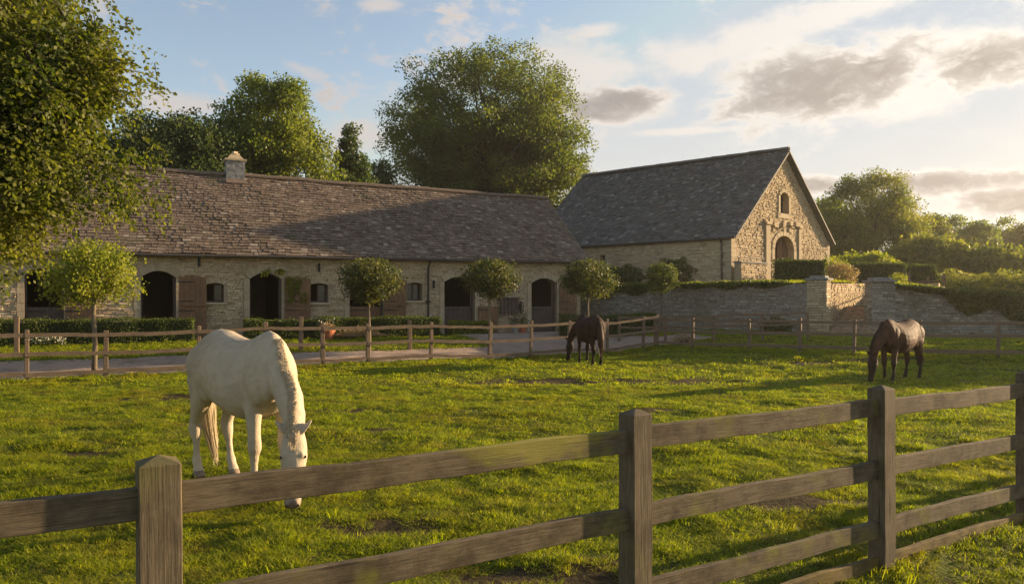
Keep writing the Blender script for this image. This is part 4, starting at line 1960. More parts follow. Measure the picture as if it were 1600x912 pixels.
ivy('ivy', 'thick dark ivy spilling over the right-hand retaining wall', P2 + RU * .95, RU, RN, 10.4, tr_top,
    lambda u: .16 + .80 * float(sst(.4, 3.6, u)) + .22 * math.sin(u * 3) * float(sst(.5, 2, u)) + .35 * float(sst(3.5, 7, u)), 15000, ML_ivy, 301)
ivy('trailing_plant', 'green growth trailing over the top of the terrace wall below the barn', TO + TU * 1.6, TU, T_N, 11.0, tl_top,
    lambda u: .14 + .12 * math.sin(u * 1.9) ** 2 + .30 * float(sst(5.5, 8, u)) * (1 + .5 * math.sin(u * 3)), 9000, ML_ivy, 302, cat='plant')

# hedges and shrubs on the terrace
p = at(1213, 440, 33.5)
hedge('clipped dark hedge on the terrace in front of the barn doorway', (12.3, 33.6), (.98, .2), 2.35, .8, 1.0, ML_hedge, 21, leaf=.07, dens=700, zb=2.95)
hedge('dense clipped hedge behind the gap between the gate piers', (18.0, 39.2), (.97, .2), 3.5, 1.0, 1.15, ML_hedge, 22, leaf=.08, dens=600, zb=2.95)
hedge('small clipped hedge block behind the wooden field fence', (22.2, 41), (.99, .1), 1.6, .9, 1.15, ML_hedge, 23, leaf=.08, dens=600, zb=2.95)
pass


def bush(name, label, c, r, mat, n=4000, leaf=.08, seed=1, cat='bush', sq=.8, group=None):
    rg = np.random.default_rng(seed)
    t = empty(name, c)
    tag(t, label, cat, group)
    d = rg.normal(size=(n, 3))
    d /= np.linalg.norm(d, axis=1, keepdims=True)
    lum = 1 + .16 * np.sin(d[:, 0] * 5 + seed) * np.cos(d[:, 1] * 6) + .12 * np.sin(d[:, 2] * 9 + d[:, 0] * 7)
    rad = (.6 + .45 * rg.random(n) ** .5) * lum
    P = d * rad[:, None] * np.array(r) + np.array((0, 0, r[2] * sq))
    P = P[P[:, 2] > 0]
    foliage('foliage', t, mat, P, leaf * (.6 + .8 * rg.random(len(P))), P - np.array((0, 0, r[2] * .5)), .6, seed)
    s = MB()
    for j in range(9):
        a = j * .7
        s.tube([(0, 0, -.1), (math.cos(a) * r[0] * .3, math.sin(a) * r[1] * .3, r[2] * .6), (math.cos(a) * r[0] * .6, math.sin(a) * r[1] * .6, r[2] * 1.2)], [.04, .03, .01], 5)
    s.build('stem', M_bark, t)
    return t


def on_terr(px0, d, dz=0):
    x = (px0 - 800) * d / F
    return (x, d, float(z_terr(x, d)) + dz)


bush('bush', 'dark green bush against the barn long wall, above the terrace', on_terr(1078, 38.2), (1.7, .7, .8), ML_ivy, 6000, .11, 31)
bush('bush', 'small dark bush at the left end of the terrace, in front of the barn wall', on_terr(985, 40), (1.3, .8, .6), ML_ivy, 4000, .11, 32)
bush('shrub', 'dry beige shrub lit by the sun, right of the barn corner', on_terr(1310, 36.0), (.85, .6, .62), ML_dry, 3800, .08, 33, cat='shrub')
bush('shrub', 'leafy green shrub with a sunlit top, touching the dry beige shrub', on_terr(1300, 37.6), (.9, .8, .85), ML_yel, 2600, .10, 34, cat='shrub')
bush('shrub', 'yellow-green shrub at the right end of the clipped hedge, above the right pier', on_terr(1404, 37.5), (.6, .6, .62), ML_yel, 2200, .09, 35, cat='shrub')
bush('bush', 'low plants growing at the foot of the left gate pier', (10.9, 30.4, Z(10.9, 30.4)), (.7, .35, .35), ML_hedge, 1400, .08, 36)
bush('bush', 'tuft of weeds beside the path where the field fences meet', (6.6, 28.3, Z(6.6, 28.3)), (.45, .3, .25), ML_dry, 900, .06, 37)

for k, (px0, d, rx, rz, m_, lab) in enumerate(((1452, 44, 1.7, 1.05, ML_hedge, 'dark rounded bush beside the field fence, at the left of the bush row'),
                                              (1492, 42, 2.0, 1.25, ML_wood, 'light-tipped bush in the row beyond the ivy wall, second from the left'),
                                              (1538, 43, 2.1, 1.10, ML_hedge, 'broad low dark bush in the middle of the row beyond the ivy wall'),
                                              (1580, 41, 1.9, 1.30, ML_wood, 'taller sunlit bush in the row, close to the right edge'),
                                              (1626, 42, 2.1, 1.15, ML_hedge, 'dark bush at the right edge, last one in view of the row'),
                                              (1680, 42, 2.3, 1.25, ML_wood, 'bush continuing the row just outside the right edge'))):
    bush('bush', lab, on_terr(px0, d), (rx, 1.3, rz * .66), m_, 4600, .13, 340 + k, group='bushes in a row beyond the ivy wall', sq=.75)

# wooden fence up on the terrace
ft = empty('field_fence', on_terr(1421, 34))
tag(ft, 'small wooden fence with thin rails on the terrace beyond the ivy wall', 'fence')
fi = Matrix.Translation(-Vector(ft.location))
pts_ = [on_terr(1421, 35.5), on_terr(1450, 33.0), on_terr(1475, 31.6)]
for k, (p, hh) in enumerate(zip(pts_, (1.05, .75, .85))):
    s = MB()
    s.cbox((0, 0, hh / 2 - .1), (.09, .09, hh + .2))
    o = s.build('post', M_farfence)
    o.location = p
    o.parent = ft
    o.matrix_parent_inverse = fi
for k in range(2):
    for hh in (.55, .2):
        a, b = Vector(pts_[k]) + Vector((0, 0, hh)), Vector(pts_[k + 1]) + Vector((0, 0, hh))
        s = MB()
        s.tube([a, b], .025, 6)
        o = s.build('rail', M_farfence)
        o.parent = ft
        o.matrix_parent_inverse = fi

# ------------------------------------------------------------------ trees behind


def bt(name, label, px0, d, top, wpx, botpx, mat, seed, nclump=170, per=170, leaf=.27, z0=None, lobes=None, asym=0, **kw):
    if leaf > .2 and leaf < .265:
        leaf, per = .16, int(per * 1.7)
    """background tree from its place and size in the view"""
    s = F / d
    x = (px0 - 800) / s
    zb = z0 if z0 is not None else .6
    ztop = CH + (HOR - top) / s
    zbot = CH + (HOR - botpx) / s
    H = ztop - zb
    w = wpx / s / 2
    cz = (ztop + zbot) / 2 - zb
    rz = (ztop - zbot) / 2
    if lobes is None:
        lobes = [(0, 0, cz, w * .78, w * .78, rz * .92), (w * .42, 0, cz - rz * .22, w * .5, w * .5, rz * .62), (-w * .42, .3, cz - rz * .15, w * .5, w * .5, rz * .62), (0, -w * .3, cz - rz * .3, w * .6, w * .5, rz * .55)]
    else:
        lobes = [(a * w, b * w, cz + c * rz, e * w, f * w, g * rz) for a, b, c, e, f, g in lobes]
    return tree(name, label, (x, d, zb), H, lobes, mat, nclump, per, leaf, seed=seed, **kw)


bt('broadleaf_tree', 'huge round-crowned tree rising behind the middle of the stable roof', 757, 60, 66, 330, 345, ML_big, 401, 1000, 165, .19, clr=1.05, trunk_r=.7, nb=90, shell=.5,
   lobes=[(0, 0, .04, .93, .85, .93), (0, 0, .0, .80, .7, .86), (.40, 0, -.35, .58, .6, .66), (-.40, 0, -.38, .58, .6, .66), (.0, -.2, -.45, .8, .6, .6), (.74, 0, -.6, .27, .4, .35)])
bt('broadleaf_tree', 'wide bright green tree rising behind the stable chimney', 405, 42, 122, 225, 330, ML_mid, 402, 320, 200, .17, clr=.85, trunk_r=.4, nb=40,
   lobes=[(.05, 0, .25, .62, .6, .70), (.55, 0, -.2, .48, .5, .6), (-.5, 0, -.25, .5, .5, .6), (.3, 0, .4, .5, .5, .5), (-.2, -.2, -.3, .7, .6, .6)])
bt('broadleaf_tree', 'dark bushy tree behind the stable, left of the chimney', 300, 39, 175, 130, 320, ML_dark, 403, 150, 140, .22, clr=.9)
bt('broadleaf_tree', 'dark green tree with ragged top, partly behind the hanging branches', 225, 38, 172, 140, 320, ML_dark, 404, 150, 140, .22, clr=.9)
bt('broadleaf_tree', 'dark tree at the far left, showing between the near branches', 110, 37, 190, 150, 330, ML_dark, 405, 140, 130, .22, clr=.9)
bt('conifer_tree', 'slim dark conical tree standing between the two big crowns', 547, 45, 200, 82, 320, ML_dark, 406, 120, 120, .18, clr=.55, trunk_r=.2,
   lobes=[(0, 0, -.6, .9, .9, .4), (0, 0, -.15, .7, .7, .45), (0, 0, .3, .48, .5, .4), (0, 0, .7, .22, .25, .33)])
bt('broadleaf_tree', 'low dark tree in the gap left of the huge round crown', 592, 54, 250, 50, 330, ML_dark, 407, 60, 110, .2, clr=.7, trunk_r=.15)
ZT = 3.0
bt('broadleaf_tree', 'spreading green tree right of the barn, tallest of the wood', 1356, 62, 258, 196, 440, ML_wood, 411, 330, 130, .26, z0=ZT, clr=1.0, trunk_r=.35, nb=40,
   lobes=[(0, 0, .2, .6, .6, .72), (.5, 0, -.3, .5, .5, .55), (-.5, 0, -.25, .5, .5, .55), (0, -.3, -.4, .9, .5, .5), (.2, 0, .4, .4, .4, .5)])
woods = [(1290, 70, 300, 90, 430, ML_mid, 'dim green tree half hidden behind the barn roof'),
         (1452, 78, 330, 70, 430, ML_wood, 'green tree just right of the spreading tree, thin upright tips'),
         (1492, 88, 338, 74, 430, ML_mid, 'hazy round tree in the wood, second right of the spreading tree'),
         (1530, 84, 342, 62, 430, ML_mid, 'narrow hazy tree in the middle of the wood edge'),
         (1566, 92, 340, 66, 430, ML_mid, 'hazy dark tree near the right edge of the picture'),
         (1604, 88, 346, 70, 430, ML_wood, 'hazy tree cut by the right edge of the picture'),
         (1440, 56, 372, 90, 440, ML_wood, 'lower sunlit tree in front of the wood, left part'),
         (1500, 54, 385, 80, 440, ML_wood, 'lower yellow-lit tree in front of the wood, middle part'),
         (1560, 52, 392, 90, 440, ML_wood, 'lower bushy tree in front of the wood, right part'),
         (1640, 54, 385, 110, 440, ML_wood, 'lower bushy tree just past the right edge of the picture'),
         (1670, 92, 350, 90, 430, ML_mid, 'hazy tree beyond the right edge of the picture'),
         (1350, 48, 396, 110, 440, ML_yel, 'rounded lime-green bush beyond the terrace hedge')]
for k, (a, d, t_, w, b_, m_, lab) in enumerate(woods):
    bt('woodland_tree' if d > 50 else 'bush', lab, a, d, t_, w, b_, m_, 420 + k, 150 if d > 50 else 90, 130, .27, z0=ZT, clr=1.0 if d > 50 else .7, trunk_r=.22, nb=12,
       group='trees of the wood beyond the terrace')
# trees standing off to the right whose shade crosses the paddock
tree('shade_tree', 'small round tree beyond the right edge, shading the back of the paddock', (28.2, 26.4, .3), 4.6, [(0, 0, 3.0, 1.9, 1.9, 1.5)], ML_mid, 60, 160, .16, .6, .12, seed=501)
tree('shade_tree', 'second small round tree beyond the right edge of the picture', (31.5, 29.5, .3), 5.0, [(0, 0, 3.1, 2.3, 2.3, 1.6)], ML_mid, 70, 160, .16, .6, .12, seed=502)
tree('shade_tree', 'third small tree beyond the right edge of the picture', (26.5, 24.6, .3), 3.6, [(0, 0, 2.3, 1.3, 1.3, 1.1)], ML_mid, 40, 160, .16, .5, .1, seed=503)

hedge('unseen overgrown field hedge added beyond the right edge to shade the paddock', (22.6, 23.6), (.86, .42), 12, 1.2, 3.0, ML_wood, 26, leaf=.11, dens=260, rough=.14)  # added out of view to cast shade over the back of the paddock

hedge('unseen overgrown hedge added on the terrace edge outside the right edge to shade the paddock', (22.3, 30.2), (.98, .08), 12, 1.2, 1.7, ML_wood, 27, leaf=.11, dens=260, rough=.14, zb=2.1)  # unseen shadow caster, added where the wall's own shadow falls short

# ------------------------------------------------------------------ round-headed trees along the path


def standard_tree(px0, d, cy0, cy1, wpx, mat, seed, label, tr=.045, n=6500, leaf=.075, tufts=.3):
    x = (px0 - 800) * d / F
    zb = Z(x, d)
    s = F / d
    zt_, zl = CH + (HOR - cy0) / s, CH + (HOR - cy1) / s
    rg = np.random.default_rng(seed)
    t = empty('round_headed_tree', (x, d, zb))
    tag(t, label, 'tree', 'round-headed trees along the path')
    w = wpx / s / 2
    cz, rz = (zt_ + zl) / 2 - zb, (zt_ - zl) / 2
    nc = 90
    d_ = rg.normal(size=(nc, 3))
    d_ /= np.linalg.norm(d_, axis=1, keepdims=True)
    lum_ = 1 + .13 * np.sin(d_[:, 0] * 3.1 + seed) + .10 * np.sin(d_[:, 2] * 4.3 + seed * 1.7)
    C = d_ * ((.45 + .45 * rg.random(nc) ** .6) * lum_)[:, None] * (w, w, rz) + (0, 0, cz)
    idx = rg.integers(0, nc, n)
    dd = rg.normal(size=(n, 3))
    P = C[idx] + dd * w * .14
    nt_ = int(n * .06)
    up = rg.normal(size=(nt_, 3)) * (w * .42, w * .42, .0) + (0, 0, cz + rz * .85)
    up[:, 2] += rg.random(nt_) * tufts - (up[:, 0] ** 2 + up[:, 1] ** 2) / (w * w) * rz * .45
    P = np.concatenate([P, up])
    sh_ = []
    for j in range(70):
        v = rg.normal(size=3)
        v[2] = abs(v[2]) * 1.2 - .2
        v /= np.linalg.norm(v)
        b0 = v * (w * .85, w * .85, rz * .85) + (0, 0, cz)
        dv = v + (0, 0, .7) + rg.normal(size=3) * .25
        dv /= np.linalg.norm(dv)
        Ls = rg.uniform(.12, .30) * tufts / .25
        for g in np.linspace(0, 1, 9):
            sh_.append(b0 + dv * Ls * g + rg.normal(size=3) * .02)
    P = np.concatenate([P, np.array(sh_)])
    nr_ = P - np.array((0, 0, cz))
    nr_ /= np.linalg.norm(nr_, axis=1, keepdims=True)
    foliage('crown', t, mat, P, leaf * (.6 + .8 * rg.random(len(P))), nr_ + (0, 0, .3), .6, seed)
    b = MB()
    kk = [(0, 0, -.1), (.02, .01, cz * .3), (-.015, 0, cz * .6), (.01, 0, cz - rz * .5), (0, 0, cz)]
    b.tube(kk, [tr * 1.2, tr, tr * .9, tr * .85, tr * .5], 8)
    for j in range(14):
        c = C[j]
        b.tube([(0, 0, cz - rz * .7), tuple((c + (0, 0, cz - rz * .7)) / 2 + (0, 0, -.05)), tuple(c)], [tr * .45, tr * .3, .006], 5)
    b.build('trunk', M_stem, t, smooth=True)
    return t


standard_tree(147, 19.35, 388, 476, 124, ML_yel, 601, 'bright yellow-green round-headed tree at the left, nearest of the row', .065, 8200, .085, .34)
standard_tree(577, 23.0, 410, 468, 92, ML_pomp, 602, 'dark round-headed tree in the barn shade, second of the row', .04, 7500, .075, .25)
standard_tree(765, 25.6, 408, 466, 86, ML_pomp, 603, 'green round-headed tree in front of the fifth stable door', .045, 6500, .08, .18)
standard_tree(919, 27.6, 408, 463, 88, ML_pomp, 604, 'round-headed tree at the right end of the stable, behind the grazing horse', .045, 6500, .085, .18)
standard_tree(1034, 32.5, 414, 456, 55, ML_ivy, 605, 'smallest round-headed tree, dim against the terrace wall', .04, 4200, .09, .12)

# ------------------------------------------------------------------ near tree at the top left
nt_root = (-8.6, 8.4, 0.0)
nt_ = empty('overhanging_tree', nt_root)
tag(nt_, 'large near tree at the top left, leafy branches hanging over the stable roof', 'tree')
rg = np.random.default_rng(77)
clumps = []
for (pa, pb, ya, yb, n, da, db) in ((-60, 75, -30, 280, 150, 7.4, 10.5), (50, 100, 20, 220, 60, 7.8, 9.8), (95, 140, 50, 135, 30, 7.8, 9.4), (130, 190, 85, 140, 13, 8, 8.8), (-60, 65, 60, 280, 40, 7.2, 8.2), (-320, -40, -120, 330, 110, 6.8, 10.5),
                                   (40, 105, 220, 285, 16, 8, 9.0), (100, 215, 250, 285, 8, 8, 8.8), (-40, 8, 290, 370, 30, 7.8, 8.8), (5, 45, 285, 320, 6, 8, 8.8), (-250, 120, -220, -20, 60, 7, 10)):
    for k in range(n):
        clumps.append(at(rg.uniform(pa, pb), rg.uniform(ya, yb), rg.uniform(da, db)))
Pn, Dn, Tn, Sz = [], [], [], []
twigs = MB()
for c in clumps:
    ct = rg.random()
    for t in range(13):
        o = np.array(c) + rg.normal(size=3) * .20
        dr = np.array((rg.normal() * .7 + .3, rg.normal() * .6 - .1, -.50 + rg.normal() * .4))
        dr /= np.linalg.norm(dr)
        L = rg.uniform(.2, .40)
        m = 15
        tt = np.linspace(.05, 1, m)
        base = o + dr * tt[:, None] * L + np.stack([0 * tt, 0 * tt, -.12 * tt ** 2], 1)
        side = np.cross(dr, (0, 0, 1.0))
        side /= np.linalg.norm(side) + 1e-6
        sg = np.where(np.arange(m) % 2, 1, -1)[:, None]
        pos = base + side * sg * .030 + rg.normal(size=(m, 3)) * .012
        Pn.append(pos)
        Dn.append(side * sg * .8 + dr * .6 + (0, 0, -.3))
        Tn.append(np.clip(.25 * ct + .75 * rg.random(m), 0, 1))
        Sz.append(rg.uniform(.044, .074, m))
        if t < 3:
            twigs.tube([Vector(o), Vector(base[m // 2]), Vector(base[-1])], [.006, .004, .002], 3, cap=False)
Pn = np.concatenate(Pn) - np.array(nt_root)
foliage('crown', nt_, ML_near, Pn, np.concatenate(Sz), None, .62, 78, np.concatenate(Tn), direc=np.concatenate(Dn))
tr_ = MB()
tpn = [Vector((0, 0, -.2)), Vector((.1, .1, 1.5)), Vector((.3, .2, 3.0)), Vector((.5, .2, 4.6)), Vector((.9, .3, 6.2)), Vector((1.3, .4, 7.6))]
tr_.tube(tpn, [.34, .28, .25, .2, .13, .05], 12)
for j, ci in enumerate(rg.permutation(len(clumps))[:60]):
    c = clumps[ci] - Vector(nt_root)
    s = min(4.6, max(1.6, 2 + rg.random() * 2.6))
    i0 = int(s)
    stt = tpn[i0].lerp(tpn[min(5, i0 + 1)], s - i0)
    bp = branch_pts(stt, c, rg, .12, .10, 7)
    tr_.tube(bp, [.05 * (1 - q / 7.5) + .004 for q in range(7)], 6)
tr_.build('trunk', M_bark, nt_, smooth=True)
tw = twigs.build('twig', M_bark, nt_)
tw.location = -Vector(nt_root)
tw['kind'] = 'stuff'

# ------------------------------------------------------------------ near fence
ND = np.array((.852, .524))
ND = ND / np.linalg.norm(ND)
NNn = np.array((ND[1], -ND[0]))
nf = empty('paddock_fence', (.695, 4.14, 0))
tag(nf, 'weathered wooden post-and-rail fence crossing the foreground, with mossy rails', 'fence')
NFI = Matrix.Translation(-Vector(nf.location))


def s_at(px):
    return 278.0 * (2670 - px) / 1677.0


nposts = []
for px0 in (250, 993, 1378):
    d = F / s_at(px0)
    nposts.append(np.array(((px0 - 800) * d / F, d)))
nposts.insert(0, nposts[0] - ND * 2.3)
nposts.append(nposts[-1] + ND * 2.19)
nposts.append(nposts[-1] + ND * 2.3)
nposts.append(nposts[-1] + ND * 2.3)
nposts.append(nposts[-1] + ND * 2.3)
angn = math.atan2(ND[1], ND[0])
for k, p in enumerate(nposts):
    a = .135 if k != 1 else .15
    zt_ = 1.285
    s = MB()
    h = a / 2
    rr = random.Random(k)
    # gently uneven post, peaked cap
    zs = np.linspace(-.5, zt_, 14)
    base = len(s.v)
    for z in zs:
        for (sx_, sy_) in ((-1, -1), (1, -1), (1, 1), (-1, 1)):
            s.v.append((sx_ * h + rr.uniform(-.0018, .0018), sy_ * h + rr.uniform(-.0018, .0018), z))
    for j in range(13):
        for q in range(4):
            A, B = base + j * 4 + q, base + j * 4 + (q + 1) % 4
            s.f.append((A, B, B + 4, A + 4)); s.t.append(.5)
    s.v.append((0, 0, zt_ + .030))
    ap = len(s.v) - 1
    for q in range(4):
        s.f.append((base + 52 + q, base + 52 + (q + 1) % 4, ap)); s.t.append(.5)
    o = s.build('post', M_post)
    bevel(o, .0035, 1)
    o.location = (p[0], p[1], 0)
    o.rotation_euler = (rr.uniform(-.008, .008), rr.uniform(-.008, .008), angn)
    o.parent = nf
    o.matrix_parent_inverse = NFI


def rail_mesh(L, h, th, seed, wob=.004):
    s = MB()
    rr = random.Random(seed)
    n = max(4, int(L / .12))
    base = 0
    nh = 5
    prof = []
    ring = [(-th / 2, -h / 2), (th / 2, -h / 2), (th / 2, h / 2), (-th / 2, h / 2)]
    ph = rr.uniform(0, 6)
    for k in range(n + 1):
        x = L * k / n
        w = wob * math.sin(x * 3.1 + ph) + wob * .5 * math.sin(x * 9 + ph * 2)
        for (y, z) in ring:
            s.v.append((x, y + w * .5 + rr.uniform(-.001, .001), z + w + rr.uniform(-.0022, .0022)))
    for k in range(n):
        for q in range(4):
            A, B = k * 4 + q, k * 4 + (q + 1) % 4
            s.f.append((A, B, B + 4, A + 4)); s.t.append(.5)
    s.f.append((3, 2, 1, 0)); s.t.append(.5)
    s.f.append((n * 4, n * 4 + 1, n * 4 + 2, n * 4 + 3)); s.t.append(.5)
    return s.mesh('rail')


for k in range(len(nposts) - 1):
    p, q = nposts[k], nposts[k + 1]
    L = np.linalg.norm(q - p)
    for j, (zc, h) in enumerate(((1.140, .125), (.705, .125), (.275, .120), (.000, .165))):
        if j == 3 and k < 2:
            pass
        me = rail_mesh(L - .04, h, .042, k * 7 + j)
        o = link('rail' if j < 3 else 'kick_board', me, (M_mossrail if (k == 1 and j == 0) else M_fence) if j < 3 else M_kick)
        bevel(o, .005, 2)
        rr = random.Random(k * 11 + j)
        o.location = (p[0] + ND[0] * .02, p[1] + ND[1] * .02, zc + rr.uniform(-.006, .006))
        o.rotation_euler = (0, rr.uniform(-.003, .003), angn)
        o.parent = nf
        o.matrix_parent_inverse = NFI

# ------------------------------------------------------------------ far fences


def far_fence(name, label, A, U, ks, rails, hpost, mat, ph=.10, rh=.10, low=None, seed=1):
    A, U = np.array(A, float), np.array(U, float)
    U /= np.linalg.norm(U)
    t = empty(name, (A[0], A[1], Z(*A)))
    tag(t, label, 'fence')
    inv = Matrix.Translation(-Vector(t.location))
    rr = random.Random(seed)
    an = math.atan2(U[1], U[0])
    Nn = np.array((U[1], -U[0]))
    P = [A + U * k for k in ks]
    for p in P:
        s = MB()
        w = ph * rr.uniform(.85, 1.15)
        h = hpost + rr.uniform(-.04, .05)
        s.cbox((0, 0, h / 2 - .1), (w, w * .9, h + .2))
        o = bevel(s.build('post', mat), .01, 1)
        o.location = (p[0], p[1], Z(*p))
        o.rotation_euler = (rr.uniform(-.03, .03), rr.uniform(-.03, .03), an + rr.uniform(-.06, .06))
        o.parent = t
        o.matrix_parent_inverse = inv
    for k in range(len(P) - 1):
        p, q = P[k], P[k + 1]
        for z in rails:
            a = Vector((p[0], p[1], Z(*p) + z + rr.uniform(-.02, .02)))
            b = Vector((q[0], q[1], Z(*q) + z + rr.uniform(-.02, .02)))
            d = b - a
            L = d.length + .06
            me = rail_mesh(L, rh * rr.uniform(.9, 1.1), .035, seed * 50 + k, .008)
            o = link('rail', me, mat)
            o.location = a - d.normalized() * .03 + v3(Nn * (ph / 2 + .012), 0)
            o.rotation_euler = (0, -math.asin(d.z / d.length), an)
            o.parent = t
            o.matrix_parent_inverse = inv
    return t


far_fence('post_and_rail_fence', 'pale post-and-rail fence between the paddock and the gravel path', (-11.8, 17.9), (.863, .505),
          [-7.5, -5.2, -2.6, 0, 1.68, 3.87, 5.6, 7.26, 8.63, 10.7, 12.8, 14.4, 16.0, 17.7, 19.4, 20.1], (1.13, .66, .19), 1.26, M_farfence, .105, .095, seed=3)
far_fence('post_and_rail_fence', 'dim three-rail fence running below the terrace wall to the right', (5.45, 28.0), (.803, -.596),
          [0, 1.5, 3.6, 5.3, 7.0, 8.9, 10.9, 12.9, 15.0], (1.05, .66, .22), 1.14, M_farfence, .10, .10, seed=4)
far_fence('post_and_rail_fence', 'short fence on the far side of the path, meeting the terrace wall foot', (4.4, 30.2), (.90, -.42),
          [0, 1.9, 3.8, 5.6, 7.2], (1.0, .6), 1.05, M_farfence, .09, .08, seed=5)
# odd posts between hedge and path
for k, (px0, d, h, lab) in enumerate(((26, 21.2, 1.1, 'short stout post behind the far fence, at the left edge'), (470, 24.3, 1.1, 'short leaning post behind the white horse, near the planter'),
                                      (640, 25.8, 1.0, 'short post on the grass strip near the downpipe'))):
    x = (px0 - 800) * d / F
    s = MB()
    s.cbox((0, 0, h / 2 - .1), (.13, .12, h + .2), .5)
    s.cbox((0, 0, h + .005), (.15, .14, .03), .5)
    o = bevel(s.build('wooden_post', M_farfence), .012, 1)
    o.location = (x, d, Z(x, d))
    tag(o, lab, 'post')

# ------------------------------------------------------------------ horses


def loft(mb, st, n=18):
    """st: (x,y,z, w, h_up, h_dn, dirx, dirz, narrow): ring centred at xyz; 'up' axis is (ux,0,uz)"""
    base = len(mb.v)
    for (c, w, hu, hd, up, nar) in st:
        c = Vector(c)
        up = Vector(up).normalized()
        side = Vector((0, 1, 0))
        for j in range(n):
            t = 2 * math.pi * j / n
            s, co = math.sin(t), math.cos(t)
            k = 1 - nar * max(0, s) ** 1.5
            e = .9
            yy = math.copysign(abs(co) ** e, co) * w * k
            hh = math.copysign(abs(s) ** e, s) * (hu if s > 0 else hd)
            mb.v.append(tuple(c + side * yy + up * hh))
    m = len(st)
    for k in range(m - 1):
        for j in range(n):
            a, b = base + k * n + j, base + k * n + (j + 1) % n
            mb.f.append((a, b, b + n, a + n)); mb.t.append(.5)
    mb.f.append(tuple(base + j for j in range(n))[::-1]); mb.t.append(.5)
    mb.f.append(tuple(base + (m - 1) * n + j for j in range(n))); mb.t.append(.5)


def ellipsoid(mb, c, r, rot=None, n=14):
    c = Vector(c)
    st = []
    base = len(mb.v)
    rings = 9
    for i in range(1, rings):
        ph = math.pi * i / rings
        for j in range(n):
            t = 2 * math.pi * j / n
            v = Vector((r[0] * math.sin(ph) * math.cos(t), r[1] * math.sin(ph) * math.sin(t), r[2] * math.cos(ph)))
            if rot:
                v = rot @ v
            mb.v.append(tuple(c + v))
    for i in range(rings - 2):
        for j in range(n):
            a, b = base + i * n + j, base + i * n + (j + 1) % n
            mb.f.append((a, a + n, b + n, b)); mb.t.append(.5)
    mb.f.append(tuple(base + j for j in range(n))); mb.t.append(.5)
    mb.f.append(tuple(base + (rings - 2) * n + j for j in range(n))[::-1]); mb.t.append(.5)


def mat_coat(name, c0, c1, muzzle, mz_pos, dark_legs=0.0, rough=.68, leg=(.02, .015, .012), spec=.3):
    m = NT(name, rough, spec)
    v = m.coord('Object')
    n = m.noise(v, 5, 4, .6)
    f = m.noise(m.coord('Object', (90, 90, 14)), 1.2, 3, .6)
    c = m.mix(m.rng(n, .3, .7), c0, c1)
    c = m.mix(m.rng(m.noise(v, 2.4, 3, .5), .52, .72, 0, .5), c, tuple(q * .62 for q in c0))
    c = m.mix(m.rng(m.noise(v, 17, 3, .6), .55, .75, 0, .3), c, tuple(q * .75 for q in c0))
    d = m.N.new('ShaderNodeVectorMath')
    d.operation = 'DISTANCE'
    m.L.new(v, d.inputs[0])
    d.inputs[1].default_value = mz_pos
    c = m.mix(m.rng(m.math('ADD', d.outputs['Value'], m.math('MULTIPLY', n, .04)), .065, .15, 1, 0), c, muzzle)
    if dark_legs > 0:
        sx = m.N.new('ShaderNodeSeparateXYZ')
        m.L.new(v, sx.inputs[0])
        c = m.mix(m.rng(sx.outputs[2], .35, .75, dark_legs, 0), c, leg)
    m.bump(m.math('ADD', m.math('MULTIPLY', f, .6), m.math('MULTIPLY', n, 3.0)), .45, .016)
    pass
    return m.color(c)


